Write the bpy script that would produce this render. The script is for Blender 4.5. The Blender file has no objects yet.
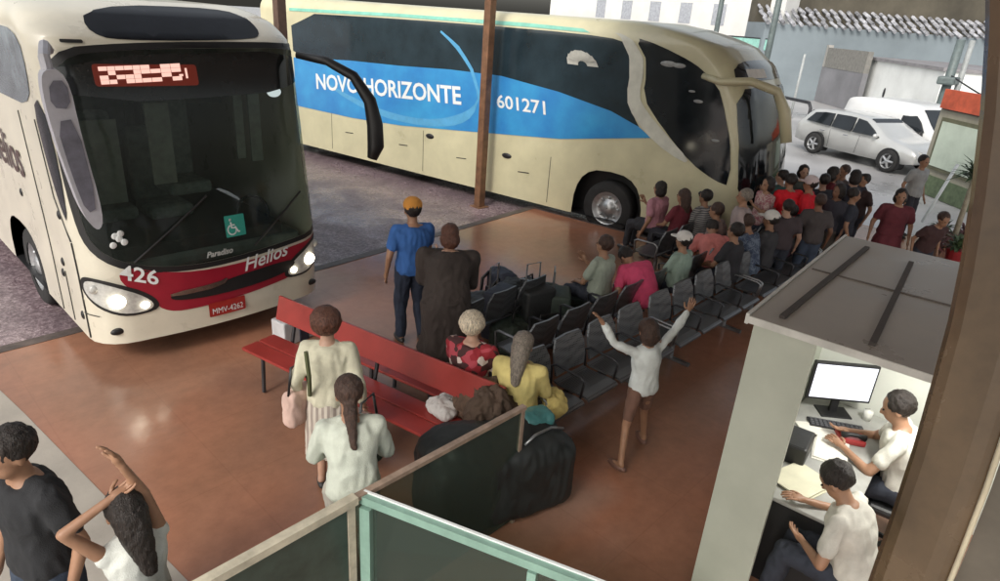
import bpy, bmesh, math, random
from mathutils import Vector, Matrix, noise
R = math.radians
random.seed(7)
scene = bpy.context.scene
C = scene.collection
# ------------------------------------------------------------------ camera
PITCH, ROLL, YAW, CAMH, FPX = 23.0, 4.2, 42.4, 3.75, 650.0
def _axes():
    p, ro, y = R(PITCH), R(ROLL), R(YAW)
    d = Vector((math.cos(y)*math.cos(p), math.sin(y)*math.cos(p), -math.sin(p)))
    r = Vector((math.sin(y), -math.cos(y), 0)); u = r.cross(d)
    c, s = math.cos(ro), math.sin(ro)
    return c*r+s*u, -s*r+c*u, d
AR, AU, AD = _axes()
cam_data = bpy.data.cameras.new('camera'); cam = bpy.data.objects.new('camera', cam_data); C.objects.link(cam)
cam_data.sensor_width = 36; cam_data.lens = 36*FPX/1000; cam_data.clip_end = 600; cam_data.clip_start = .05
m = Matrix((AR, AU, -AD)).transposed().to_4x4(); m.translation = (0, 0, CAMH); cam.matrix_world = m
scene.camera = cam
# ------------------------------------------------------------------ world, sun, exposure
SUN_EL, SUN_AZ = 40, 193        # azimuth: direction the light comes from, degrees from +X
world = bpy.data.worlds.new('World'); scene.world = world; world.use_nodes = True
wn = world.node_tree.nodes; wl = world.node_tree.links
sky = wn.new('ShaderNodeTexSky'); sky.sky_type = 'NISHITA'; sky.sun_disc = False
sky.sun_elevation = R(SUN_EL); sky.sun_rotation = R(90-SUN_AZ); sky.air_density = 1.6; sky.dust_density = 5; sky.ozone_density = 1
hsv = wn.new('ShaderNodeHueSaturation'); hsv.inputs['Saturation'].default_value = .35
wl.new(sky.outputs[0], hsv.inputs['Color']); wl.new(hsv.outputs[0], wn['Background'].inputs[0])
wn['Background'].inputs[1].default_value = 0.15
sl = bpy.data.lights.new('sun', 'SUN'); sl.energy = 0.95; sl.angle = R(14); sl.color = (1, .95, .88)
so = bpy.data.objects.new('sun', sl); C.objects.link(so)
dv = Vector((math.cos(R(SUN_AZ))*math.cos(R(SUN_EL)), math.sin(R(SUN_AZ))*math.cos(R(SUN_EL)), math.sin(R(SUN_EL))))
so.rotation_euler = dv.to_track_quat('Z', 'Y').to_euler(); so.location = (0, 0, 30)
scene.view_settings.view_transform = 'Standard'; scene.view_settings.look = 'None'
scene.view_settings.exposure = 0.42; scene.view_settings.gamma = 1
# ------------------------------------------------------------------ helpers
def at(x, y, z=0):
    """point of the place at height z that the photograph shows at pixel x, y (used to read off ground positions)"""
    d = AD + AR*((x-500)/FPX) - AU*((y-290.5)/FPX); t = (z-CAMH)/d.z
    return Vector((0, 0, CAMH)) + d*t
def tag(o, label=None, cat=None, group=None, kind=None):
    if label: o['label'] = label
    if cat: o['category'] = cat
    if group: o['group'] = group
    if kind: o['kind'] = kind
    return o
def empty(name, loc, rz, label, cat, group=None):
    o = bpy.data.objects.new(name, None); C.objects.link(o); o.empty_display_size = .3
    o.location = loc; o.rotation_euler = (0, 0, rz); return tag(o, label, cat, group)
def link(name, bm, mats, parent=None, smooth=False, rec=True):
    if rec: bmesh.ops.recalc_face_normals(bm, faces=bm.faces)
    me = bpy.data.meshes.new(name); bm.to_mesh(me); bm.free()
    for mm in (mats if isinstance(mats, (list, tuple)) else [mats]): me.materials.append(mm)
    if smooth:
        for p in me.polygons: p.use_smooth = True
    o = bpy.data.objects.new(name, me); C.objects.link(o)
    if parent: o.parent = parent
    return o
def copy_tree(o, parent=None):
    c = o.copy(); C.objects.link(c); c.parent = parent
    for ch in [x for x in bpy.data.objects if x.parent == o]: copy_tree(ch, c)
    return c
def box(bm, x0, y0, z0, x1, y1, z1, bev=0, seg=2, M=None, mi=0):
    vs = [bm.verts.new((x, y, z)) for x in (x0, x1) for y in (y0, y1) for z in (z0, z1)]
    fs = [bm.faces.new([vs[i] for i in q]) for q in ((0,1,3,2),(4,6,7,5),(0,4,5,1),(2,3,7,6),(0,2,6,4),(1,5,7,3))]
    geom = vs
    if bev:
        es = list({e for f in fs for e in f.edges})
        r = bmesh.ops.bevel(bm, geom=es, offset=bev, segments=seg, affect='EDGES', profile=.5)
        geom = list({v for f in r['faces'] for v in f.verts} | {v for v in vs if v.is_valid})
        fs = list({f for v in geom for f in v.link_faces})
    for f in fs: f.material_index = mi
    if M:
        for v in geom: v.co = M @ v.co
    return geom
def quadprism(bm, pts, z0, z1, mi=0):
    a = [bm.verts.new((p[0], p[1], z0)) for p in pts]; b = [bm.verts.new((p[0], p[1], z1)) for p in pts]
    n = len(pts)
    fs = [bm.faces.new(a[::-1]), bm.faces.new(b)] + [bm.faces.new((a[i], a[(i+1) % n], b[(i+1) % n], b[i])) for i in range(n)]
    for f in fs: f.material_index = mi
def frame_for(d):
    d = d.normalized(); s = Vector((0, 0, 1)) if abs(d.z) < .9 else Vector((0, 1, 0))
    a = d.cross(s).normalized(); return a, a.cross(d).normalized()
def tube(bm, pts, r, n=10, mi=0, cap=True, flat=None):
    """swept tube through pts; r a number or a list; flat=(side vector, ratio) makes it oval"""
    pts = [Vector(p) for p in pts]; rings = []
    pa = None
    for i, p in enumerate(pts):
        d = (pts[min(i+1, len(pts)-1)]-pts[max(i-1, 0)])
        if d.length < 1e-6: d = Vector((0, 0, 1))
        d.normalize()
        if pa is None: a, b = frame_for(d)
        else: a = (pa-d*pa.dot(d)).normalized(); b = a.cross(d)
        pa = a; rr = r[i] if isinstance(r, (list, tuple)) else r
        rings.append([bm.verts.new(p+(a*math.cos(t*2*math.pi/n)+b*math.sin(t*2*math.pi/n))*rr) for t in range(n)])
    for i in range(len(rings)-1):
        for t in range(n):
            f = bm.faces.new((rings[i][t], rings[i][(t+1) % n], rings[i+1][(t+1) % n], rings[i+1][t])); f.material_index = mi
    if cap:
        for g in (rings[0][::-1], rings[-1]):
            f = bm.faces.new(g); f.material_index = mi
def ellip(bm, c, r, M=None, n=14, mi=0):
    g = bmesh.ops.create_uvsphere(bm, u_segments=n, v_segments=max(6, n*2//3), radius=1)['verts']
    for v in g:
        q = Vector((v.co.x*r[0], v.co.y*r[1], v.co.z*r[2]))
        if M: q = M @ q
        v.co = q+Vector(c)
    for f in {f for v in g for f in v.link_faces}: f.material_index = mi
def capsule(bm, a, b, ra, rb, n=12):
    a, b = Vector(a), Vector(b); d = (b-a)
    if d.length < 1e-5: d = Vector((0, 0, .001))
    u = d.normalized(); P = []; Rr = []
    for k in (-90, -60, -30): P.append(a+u*ra*math.sin(R(k))); Rr.append(max(.0008, ra*math.cos(R(k))))
    P.append(a); Rr.append(ra); P.append(b); Rr.append(rb)
    for k in (30, 60, 90): P.append(b+u*rb*math.sin(R(k))); Rr.append(max(.0008, rb*math.cos(R(k))))
    tube(bm, P, Rr, n)
def loft(bm, rings, n=20):
    """rings: (centre, side vector, front vector, half width, half depth)"""
    vr = []
    for c, s, f, w, dd in rings:
        c = Vector(c); vr.append([bm.verts.new(c+s*(w*math.copysign(abs(math.cos(t))**.85, math.cos(t)))+f*(dd*math.copysign(abs(math.sin(t))**.85, math.sin(t)))) for t in [2*math.pi*k/n for k in range(n)]])
    for i in range(len(vr)-1):
        for t in range(n): bm.faces.new((vr[i][t], vr[i][(t+1) % n], vr[i+1][(t+1) % n], vr[i+1][t]))
    bm.faces.new(vr[0][::-1]); bm.faces.new(vr[-1])
def remeshed(name, bm, voxel, mat, parent, smooth_it=3, wrinkle=0, wscale=9, seed=0, extra=None):
    bmesh.ops.recalc_face_normals(bm, faces=bm.faces)
    me = bpy.data.meshes.new('tmp'); bm.to_mesh(me); bm.free()
    o = bpy.data.objects.new('tmp', me); C.objects.link(o)
    md = o.modifiers.new('r', 'REMESH'); md.mode = 'VOXEL'; md.voxel_size = voxel
    dg = bpy.context.evaluated_depsgraph_get(); dg.update()
    me2 = bpy.data.meshes.new_from_object(o.evaluated_get(dg)); bpy.data.objects.remove(o); bpy.data.meshes.remove(me)
    b = bmesh.new(); b.from_mesh(me2); bpy.data.meshes.remove(me2)
    for _ in range(smooth_it): bmesh.ops.smooth_vert(b, verts=b.verts, factor=.5, use_axis_x=True, use_axis_y=True, use_axis_z=True)
    if wrinkle:
        b.normal_update(); sd = Vector((seed*3.1, seed*1.7, seed*.9))
        for v in b.verts:
            q = v.co*wscale+sd; q2 = Vector((q.x*1.6, q.y*1.6, q.z*.7))
            v.co += v.normal*wrinkle*(noise.noise(q2)+.55*(1-2.6*abs(noise.noise(q2*1.9))))
    if extra: extra(b)
    return link(name, b, mat, parent, smooth=True)
def text_mesh(s, size, bold=0, shear=0, spacing=1.0):
    cu = bpy.data.curves.new('t', 'FONT'); cu.body = s; cu.size = size; cu.align_x = 'LEFT'; cu.shear = shear; cu.offset = bold; cu.space_character = spacing; cu.resolution_u = 3
    o = bpy.data.objects.new('t', cu); C.objects.link(o); dg = bpy.context.evaluated_depsgraph_get(); dg.update()
    me = bpy.data.meshes.new_from_object(o.evaluated_get(dg)); bpy.data.objects.remove(o)
    b = bmesh.new(); b.from_mesh(me); bpy.data.meshes.remove(me); return b
# ------------------------------------------------------------------ materials
def mat(name, col, rough=.6, metal=0, bump=0, bscale=40, var=0, vscale=6, var2=None, emis=None, es=1, coat=0, alpha=None, spec=None, rvar=0, dist=.01):
    mm = bpy.data.materials.get(name)
    if mm: return mm
    mm = bpy.data.materials.new(name); mm.use_nodes = True; nt = mm.node_tree; n = nt.nodes; l = nt.links; b = n['Principled BSDF']
    b.inputs['Base Color'].default_value = (*col, 1); b.inputs['Roughness'].default_value = rough; b.inputs['Metallic'].default_value = metal
    if coat: b.inputs['Coat Weight'].default_value = coat; b.inputs['Coat Roughness'].default_value = .06
    if spec is not None: b.inputs['Specular IOR Level'].default_value = spec
    tc = n.new('ShaderNodeTexCoord')
    if var or rvar:
        t = n.new('ShaderNodeTexNoise'); t.inputs['Scale'].default_value = vscale; t.inputs['Detail'].default_value = 6; t.inputs['Roughness'].default_value = .62; l.new(tc.outputs['Object'], t.inputs['Vector'])
        rp = n.new('ShaderNodeValToRGB'); rp.color_ramp.elements[0].position = .33; rp.color_ramp.elements[1].position = .68
        c2 = var2 if var2 else tuple(min(1, q*(1+var)) for q in col)
        rp.color_ramp.elements[0].color = (*(tuple(q*(1-var) for q in col) if not var2 else col), 1); rp.color_ramp.elements[1].color = (*c2, 1)
        l.new(t.outputs[0], rp.inputs[0])
        if var or var2: l.new(rp.outputs[0], b.inputs['Base Color'])
        if rvar:
            mr = n.new('ShaderNodeMapRange'); mr.inputs['From Min'].default_value = .3; mr.inputs['From Max'].default_value = .7
            mr.inputs['To Min'].default_value = max(0, rough-rvar); mr.inputs['To Max'].default_value = rough+rvar; l.new(t.outputs[0], mr.inputs[0]); l.new(mr.outputs[0], b.inputs['Roughness'])
    if bump:
        t2 = n.new('ShaderNodeTexNoise'); t2.inputs['Scale'].default_value = bscale; t2.inputs['Detail'].default_value = 4; l.new(tc.outputs['Object'], t2.inputs['Vector'])
        bp = n.new('ShaderNodeBump'); bp.inputs['Strength'].default_value = bump; bp.inputs['Distance'].default_value = dist; l.new(t2.outputs[0], bp.inputs['Height']); l.new(bp.outputs[0], b.inputs['Normal'])
    if emis: b.inputs['Emission Color'].default_value = (*emis, 1); b.inputs['Emission Strength'].default_value = es
    if alpha is not None: b.inputs['Alpha'].default_value = alpha
    return mm
def glass_mat(name, tint=(.5, .55, .55), through=.35, gl=(.02, .025, .025)):
    mm = bpy.data.materials.new(name); mm.use_nodes = True; n = mm.node_tree.nodes; l = mm.node_tree.links
    b = n['Principled BSDF']; b.inputs['Base Color'].default_value = (*gl, 1); b.inputs['Roughness'].default_value = .07
    t = n.new('ShaderNodeBsdfTransparent'); t.inputs[0].default_value = (*tint, 1); mx = n.new('ShaderNodeMixShader'); mx.inputs[0].default_value = 1-through
    l.new(t.outputs[0], mx.inputs[1]); l.new(b.outputs[0], mx.inputs[2]); l.new(mx.outputs[0], n['Material Output'].inputs[0]); return mm
def cloth(name, col, var=.16, rough=.88): return mat(name, col, rough, bump=.6, bscale=170, var=var, vscale=5, dist=.006)
M = {}
M['black'] = mat('black_trim', (.012, .012, .013), .45, bump=.1)
M['rubber'] = mat('rubber', (.018, .018, .018), .85, bump=.3, bscale=60, var=.3)
M['seam'] = mat('seam', (.03, .03, .03), .7)
M['busw'] = mat('bus_offwhite', (.63, .595, .49), .32, coat=.5, var=.07, vscale=2.2, rvar=.08, bump=.05, bscale=3)
M['busroof'] = mat('bus_roof_white', (.60, .60, .55), .4, var=.12, vscale=3)
M['busred'] = mat('bus_red', (.30, .012, .03), .3, coat=.6, var=.12, vscale=3)
M['busc'] = mat('bus_cream', (.57, .535, .355), .34, coat=.5, var=.09, vscale=1.6, rvar=.08, bump=.05, bscale=3)
M['busb'] = mat('bus_blue', (.032, .20, .52), .28, coat=.6, var=.12, vscale=1.1, var2=(.05, .33, .64))
M['busb2'] = mat('bus_lightblue', (.10, .36, .62), .3, coat=.5, var=.1)
M['bteal'] = mat('bus_teal', (.20, .50, .40), .35, var=.15)
M['chrome'] = mat('chrome', (.55, .55, .56), .22, 1, var=.15)
M['rim'] = mat('rim_metal', (.42, .43, .44), .38, .7, var=.2, vscale=15)
M['dglass'] = mat('dark_glass', (.012, .015, .018), .09, spec=.6, rvar=.03, vscale=2, var=.3)
M['bglass'] = mat('blue_dark_glass', (.018, .032, .042), .10, spec=.7, rvar=.04, vscale=1.2, var=.35)
M['ws'] = glass_mat('windscreen_glass', (.72, .80, .76), .6, (.035, .042, .038))
M['text'] = mat('lettering_white', (.75, .78, .78), .5, var=.06)
M['led'] = mat('led_sign', (.2, .05, .03), .5, emis=(1, .60, .50), es=.8)
M['ledback'] = mat('led_back', (.06, .008, .005), .4, emis=(.5, .05, .02), es=.12)
M['lamp'] = mat('headlamp_lit', (.9, .9, .85), .2, emis=(1, .90, .70), es=9)
M['lens'] = mat('lens', (.45, .45, .43), .12, spec=.8, var=.2, vscale=20)
M['plate'] = mat('plate_red', (.33, .02, .015), .45, var=.15, vscale=30)
M['teal'] = mat('access_teal', (.03, .30, .24), .5, var=.08, vscale=30)
M['amber'] = mat('amber', (.6, .2, .02), .3)
M['int'] = mat('bus_interior', (.13, .15, .14), .8, var=.3, vscale=4)
M['seatg'] = mat('seat_fabric', (.20, .24, .22), .9, var=.25, vscale=12)
M['curtain'] = mat('curtain', (.30, .33, .29), .9, var=.2, vscale=8)
M['mirrorw'] = mat('mirror_housing', (.48, .48, .53), .35, var=.1)
M['mirrorg'] = mat('mirror_glass', (.35, .36, .38), .08, 1)
# ------------------------------------------------------------------ bus shells
class Shell:
    def __init__(s, W, z0, z1, L, Rr, bow, D, rr):
        s.W, s.z0, s.z1, s.L, s.D, s.rr = W, z0, z1, L, D, rr
        P = [((W-Rr)*k/19, bow*((W-Rr)*k/19)**2) for k in range(20)]; y0 = P[-1][1]
        for k in range(1, 16): t = math.pi/2*k/15; P.append((W-Rr+Rr*math.sin(t), y0+Rr*.9*(1-math.cos(t))))
        P.append((W, L)); s.P = P; s.l = [0]
        for a, b in zip(P, P[1:]): s.l.append(s.l[-1]+math.hypot(b[0]-a[0], b[1]-a[1]))
        s.U = s.l[-1]
    def _pt(s, u, z):
        a = min(abs(u), s.U); i = 1
        while s.l[i] < a and i < len(s.l)-1: i += 1
        t = (a-s.l[i-1])/(s.l[i]-s.l[i-1]); x = s.P[i-1][0]*(1-t)+s.P[i][0]*t; y = s.P[i-1][1]*(1-t)+s.P[i][1]*t
        zr = s.z1-s.rr
        if z > zr: x *= (s.W-s.rr+math.sqrt(max(0, s.rr**2-(z-zr)**2)))/s.W
        D = s.D; d = D[-1][1]
        for q, w in zip(D, D[1:]):
            if q[0] <= z <= w[0]: d = q[1]+(w[1]-q[1])*(z-q[0])/(w[0]-q[0]); break
        if z < D[0][0]: d = D[0][1]
        return Vector((math.copysign(x, u), y+d*max(0, 1-y/s.L), z))
    def pt(s, u, z, e=0):
        p = s._pt(u, z)
        if e:
            zz = min(z, s.z1-.03); n = (s._pt(u+.012, zz)-s._pt(u-.012, zz)).cross(s._pt(u, zz+.012)-s._pt(u, zz-.012)); p = p+n.normalized()*e
        return p
def rrect(u0, z0, u1, z1, r):
    P = []
    for cx, cz, a0 in ((u1-r, z1-r, 0), (u0+r, z1-r, 90), (u0+r, z0+r, 180), (u1-r, z0+r, 270)):
        for k in range(5): a = R(a0+k*22.5); P.append((cx+r*math.cos(a), cz+r*math.sin(a)))
    return P
def chaikin(P, n=2):
    for _ in range(n):
        Q = []
        for a, b in zip(P, P[1:]+P[:1]): Q += [(a[0]*.75+b[0]*.25, a[1]*.75+b[1]*.25), (a[0]*.25+b[0]*.75, a[1]*.25+b[1]*.75)]
        P = Q
    return P
def frange(a, b, st):
    k = math.ceil(a/st); o = []
    while k*st < b: o.append(k*st); k += 1
    return o
def cut_map(b, S, e, gu, gz):
    us = [v.co.x for v in b.verts]; zs = [v.co.y for v in b.verts]
    lu = [q for q in frange(min(us), max(us), gu) if abs(q) < 2.4 or gu > .3]+[q for q in frange(min(us), max(us), 1.0) if abs(q) >= 2.4]
    lz = frange(min(zs), max(zs), gz)
    lz += [q for q in frange(S.z1-S.rr, max(zs), .06)] if max(zs) > S.z1-S.rr else []
    for q in lu: bmesh.ops.bisect_plane(b, geom=b.verts[:]+b.edges[:]+b.faces[:], plane_co=(q, 0, 0), plane_no=(1, 0, 0), dist=1e-5)
    for q in lz: bmesh.ops.bisect_plane(b, geom=b.verts[:]+b.edges[:]+b.faces[:], plane_co=(0, q, 0), plane_no=(0, 1, 0), dist=1e-5)
    for v in b.verts: v.co = S.pt(v.co.x, v.co.y, e)
def patch(name, S, loops, e, mt, parent, gu=.12, gz=.15, smooth=True, thick=.012):
    b = bmesh.new()
    for lp in loops:
        vs = [b.verts.new((p[0], p[1], 0)) for p in lp]
        for i in range(len(vs)): b.edges.new((vs[i], vs[(i+1) % len(vs)]))
    bmesh.ops.triangle_fill(b, use_beauty=True, use_dissolve=False, edges=b.edges[:], normal=(0, 0, 1))
    cut_map(b, S, e, gu, gz)
    bmesh.ops.recalc_face_normals(b, faces=b.faces)
    # outward
    c = Vector((0, S.L*.5, 1.8)); f0 = max(b.faces, key=lambda f: f.calc_area())
    if (f0.calc_center_median()-c).dot(f0.normal) < 0: bmesh.ops.reverse_faces(b, faces=b.faces)
    return link(name, b, mt, parent, smooth=smooth, rec=False)
def shell_text(name, S, s, u, z, size, e, mt, parent, slope=0, bold=.004, shear=0, sx=1, spacing=1.0):
    b = text_mesh(s, size, bold, shear, spacing)
    for v in b.verts: x = v.co.x*sx; v.co = Vector((u+x, z+v.co.y+x*slope, 0))
    for v in b.verts: v.co = S.pt(v.co.x, v.co.y, e)
    return link(name, b, mt, parent)
def wheel_parts(parent, x, y, z, r, w, side, n=28):
    b = bmesh.new(); prof = [(r*.62, -w/2), (r*.93, -w/2), (r, -w/2+.03), (r, w/2-.03), (r*.93, w/2), (r*.62, w/2)]
    rings = [[b.verts.new((x+q*side, y+p*math.cos(t), z+p*math.sin(t))) for p, q in prof] for t in [2*math.pi*k/n for k in range(n)]]
    for i in range(n):
        for j in range(len(prof)-1): b.faces.new((rings[i][j], rings[i][j+1], rings[(i+1) % n][j+1], rings[(i+1) % n][j]))
    wh = link('wheel', b, M['rubber'], parent, True)
    b = bmesh.new(); prof = [(r*.64, w/2-.01), (r*.58, w/2-.02), (r*.52, w/2-.07), (r*.3, w/2-.09), (r*.24, w/2-.02), (.01, w/2-.01)]
    rings = [[b.verts.new((x+q*side, y+p*math.cos(t), z+p*math.sin(t))) for p, q in prof] for t in [2*math.pi*k/n for k in range(n)]]
    for i in range(n):
        for j in range(len(prof)-1): b.faces.new((rings[i][j], rings[i][j+1], rings[(i+1) % n][j+1], rings[(i+1) % n][j]))
    for k in range(8):
        t = 2*math.pi*k/8; ellip(b, (x+(w/2-.06)*side, y+r*.4*math.cos(t), z+r*.4*math.sin(t)), (.03, .03, .03), n=6)
    link('rim', b, M['rim'], wh, True)
    return wh
def shell_body(S, holes, arches, mt, parent):
    out = [(S.U, S.z0), (S.U, S.z1), (-S.U, S.z1), (-S.U, S.z0)]
    for u0, u1, h in arches:      # arches along the bottom, ordered in u
        w = (u1-u0)/2; out.append((u0, S.z0))
        for k in range(1, 12): a = math.pi-math.pi*k/12; out.append((u0+w+w*math.copysign(abs(math.cos(a))**.7, math.cos(a)), S.z0+h*math.sin(a)**.7))
        out.append((u1, S.z0))
    body = patch('body', S, [out]+holes, 0, mt, parent)
    b = bmesh.new()              # roof cap and rear wall
    N = 60; vs = [b.verts.new(S.pt(-S.U+2*S.U*k/N, S.z1)) for k in range(N+1)]; b.faces.new(vs)
    zs = [S.z0+(S.z1-S.z0)*k/24 for k in range(25)]
    b.faces.new([b.verts.new(S.pt(-S.U, z)) for z in zs]+[b.verts.new(S.pt(S.U, z)) for z in zs[::-1]])
    link('roof', b, mt, parent)
    b = bmesh.new(); box(b, -S.W+.36, .5, S.z0-.08, S.W-.36, S.L-.1, S.z0+.9); link('chassis', b, M['black'], parent)
    b = bmesh.new(); q = [S.pt(-S.U+2*S.U*k/N, S.z0+.01) for k in range(N+1)]; b.faces.new([b.verts.new(p) for p in q]); link('underside', b, M['black'], parent)
    return body
# ------------------------------------------------------------------ ground and setting
def struct(name, bm, mt, kind='structure', smooth=False): return tag(link(name, bm, mt, None, smooth), kind=kind)
def nodes_mat(name):
    mm = bpy.data.materials.new(name); mm.use_nodes = True; return mm, mm.node_tree.nodes, mm.node_tree.links, mm.node_tree.nodes['Principled BSDF']
def noise_n(n, l, scale, detail=5, rough=.6, vec=None, dist=0):
    t = n.new('ShaderNodeTexNoise'); t.inputs['Scale'].default_value = scale; t.inputs['Detail'].default_value = detail; t.inputs['Roughness'].default_value = rough; t.inputs['Distortion'].default_value = dist
    if vec is not None: l.new(vec, t.inputs['Vector'])
    return t
def ramp(n, l, src, stops):
    r = n.new('ShaderNodeValToRGB'); e = r.color_ramp.elements
    while len(e) < len(stops): e.new(.5)
    for q, (p, c) in zip(e, stops): q.position = p; q.color = (*c, 1)
    l.new(src, r.inputs[0]); return r
# polished floor of the platform: worn terracotta and brown, with tile joints and wet gloss
mm, n, l, b = nodes_mat('platform_floor'); tc = n.new('ShaderNodeTexCoord').outputs['Object']
n1 = noise_n(n, l, .30, 3, .5, tc, .3)
r1 = ramp(n, l, n1.outputs[0], [(.32, (.19, .110, .080)), (.44, (.29, .145, .092)), (.56, (.39, .175, .108)), (.66, (.37, .225, .17))])
n2 = noise_n(n, l, 7, 8, .7, tc); r2 = ramp(n, l, n2.outputs[0], [(.30, (.78, .78, .78)), (.70, (1.08, 1.07, 1.06))])
mx = n.new('ShaderNodeMix'); mx.data_type = 'RGBA'; mx.blend_type = 'MULTIPLY'; mx.inputs[0].default_value = .75
l.new(r1.outputs[0], mx.inputs[6]); l.new(r2.outputs[0], mx.inputs[7])
br = n.new('ShaderNodeTexBrick'); br.offset = 0; br.inputs['Scale'].default_value = 1; br.inputs['Mortar Size'].default_value = .006; br.inputs['Brick Width'].default_value = .9; br.inputs['Row Height'].default_value = .9
br.inputs['Color1'].default_value = (1, 1, 1, 1); br.inputs['Color2'].default_value = (.93, .93, .93, 1); br.inputs['Mortar'].default_value = (.66, .62, .6, 1); l.new(tc, br.inputs['Vector'])
mx2 = n.new('ShaderNodeMix'); mx2.data_type = 'RGBA'; mx2.blend_type = 'MULTIPLY'; mx2.inputs[0].default_value = .22; l.new(mx.outputs[2], mx2.inputs[6]); l.new(br.outputs[0], mx2.inputs[7])
l.new(mx2.outputs[2], b.inputs['Base Color'])
mr = n.new('ShaderNodeMapRange'); mr.inputs['From Min'].default_value = .35; mr.inputs['From Max'].default_value = .65; mr.inputs['To Min'].default_value = .09; mr.inputs['To Max'].default_value = .27
n3 = noise_n(n, l, 1.7, 6, .65, tc); l.new(n3.outputs[0], mr.inputs[0]); l.new(mr.outputs[0], b.inputs['Roughness'])
bp = n.new('ShaderNodeBump'); bp.inputs['Strength'].default_value = .12; bp.inputs['Distance'].default_value = .02; l.new(n2.outputs[0], bp.inputs['Height']); l.new(bp.outputs[0], b.inputs['Normal'])
M['floor'] = mm
# wet asphalt
mm, n, l, b = nodes_mat('wet_asphalt'); tc = n.new('ShaderNodeTexCoord').outputs['Object']
n1 = noise_n(n, l, 22, 3, .85, tc); n2 = noise_n(n, l, .7, 5, .6, tc, .6)
r1 = ramp(n, l, n1.outputs[0], [(.36, (.11, .08, .088)), (.50, (.21, .165, .175)), (.66, (.42, .36, .37))])
r2 = ramp(n, l, n2.outputs[0], [(.35, (.55, .5, .52)), (.65, (1.2, 1.12, 1.14))])
mx = n.new('ShaderNodeMix'); mx.data_type = 'RGBA'; mx.blend_type = 'MULTIPLY'; mx.inputs[0].default_value = 1; l.new(r1.outputs[0], mx.inputs[6]); l.new(r2.outputs[0], mx.inputs[7]); l.new(mx.outputs[2], b.inputs['Base Color'])
mr = n.new('ShaderNodeMapRange'); mr.inputs['From Min'].default_value = .4; mr.inputs['From Max'].default_value = .6; mr.inputs['To Min'].default_value = .5; mr.inputs['To Max'].default_value = .12; l.new(n2.outputs[0], mr.inputs[0]); l.new(mr.outputs[0], b.inputs['Roughness'])
bp = n.new('ShaderNodeBump'); bp.inputs['Strength'].default_value = .5; bp.inputs['Distance'].default_value = .01; l.new(n1.outputs[0], bp.inputs['Height']); l.new(bp.outputs[0], b.inputs['Normal'])
M['asph'] = mm
M['yard'] = mat('yard_concrete', (.38, .375, .375), .4, var=.25, vscale=.5, bump=.2, bscale=12, rvar=.2)
M['path'] = mat('path_concrete', (.34, .31, .27), .5, var=.18, vscale=1.4, bump=.2, bscale=25, rvar=.15)
M['kerb'] = mat('kerb_dark', (.085, .065, .058), .55, var=.4, vscale=5, bump=.4, bscale=30)
M['grass'] = mat('grass', (.075, .11, .045), .9, var=.4, vscale=4, bump=.6, bscale=30)
def sheet(name, pts, z, mt): 
    b = bmesh.new(); b.faces.new([b.verts.new((p[0], p[1], z)) for p in pts]); return struct(name, b, mt)
sheet('ground', [(-250, -250), (300, -250), (300, 250), (-250, 250)], -.17, M['yard'])
sheet('asphalt_bay', [(-30, 7.5), (10.2, 8.2), (10.9, 3.2), (14.2, 3.2), (14.6, 60), (-30, 60)], -.155, M['asph'])
PLAT = [(.9, -8), (15.75, -8), (15.75, 3.75), (10.95, 3.95), (10.32, 8.75), (5, 8.3), (-12, 7.9), (-12, 6.9), (.9, 6.9)]
PLAT = [(-12, -8), (15.75, -8), (15.75, 3.75), (11.0, 3.95), (10.42, 8.75), (5, 8.3), (-12, 7.85)]
b = bmesh.new(); quadprism(b, PLAT, -.30, 0); struct('platform_floor', b, M['floor'])
b = bmesh.new()                       # kerb band, 4 mm proud of the floor, dark
def strip(bm, A, Bp, w, z0, z1):
    A, Bp = Vector((*A, 0)), Vector((*Bp, 0)); d = (Bp-A).normalized(); s = Vector((-d.y, d.x, 0))*w
    quadprism(bm, [A, Bp, Bp+s, A+s], z0, z1)
strip(b, (-12, 7.72), (5, 8.17), .16, -.25, .006); strip(b, (5.0, 8.17), (10.3, 8.60), .16, -.25, .0063)
strip(b, (10.30, 8.74), (10.87, 4.05), .15, -.25, .0066); strip(b, (10.87, 3.86), (15.7, 3.66), .12, -.25, .0069)
struct('kerb', b, M['kerb'])
sheet('concrete_path', [(-12, -8), (1.25, -8), (1.08, 3.7), (.78, 6.6), (.70, 7.25), (-12, 6.9)], .004, M['path'])
sheet('apron', [(15.8, 5.6), (15.8, -7), (21.5, -7), (20.5, 5.4)], -.16, mat('apron_pale', (.50, .49, .49), .35, var=.15, vscale=1.5, rvar=.12))
# ------------------------------------------------------------------ bus 1
def script_wheelchair(S, u, z, h, parent):
    b = bmesh.new()
    def put(pts, r):
        tube(b, [(p[0], p[1], 0) for p in pts], r, 6)
    k = h/1.0
    put([(u+(.28+.30*math.cos(R(a)))*k*.9, z+(.30+.30*math.sin(R(a)))*k) for a in range(110, 400, 24)], .045*k)
    put([(u+.22*k, z+.78*k), (u+.24*k, z+.42*k), (u+.50*k, z+.40*k), (u+.64*k, z+.12*k), (u+.74*k, z+.14*k)], .05*k)
    put([(u+.23*k, z+.6*k), (u+.45*k, z+.58*k)], .04*k)
    g = bmesh.ops.create_uvsphere(b, u_segments=8, v_segments=6, radius=.085*k)['verts']
    for v in g: v.co += Vector((u+.2*k, z+.92*k, 0))
    for v in b.verts: v.co = S.pt(v.co.x, v.co.y, .012+.2*abs(v.co.z))
    return link('wheelchair_symbol', b, M['text'], parent)
S1 = Shell(1.33, .27, 3.62, 12, .42, .10, [(0, 0), (1.1, 0), (1.5, .05), (2.4, .18), (3.2, .32), (3.3, .38), (3.5, .75), (3.62, 1.3)], .3)
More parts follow.
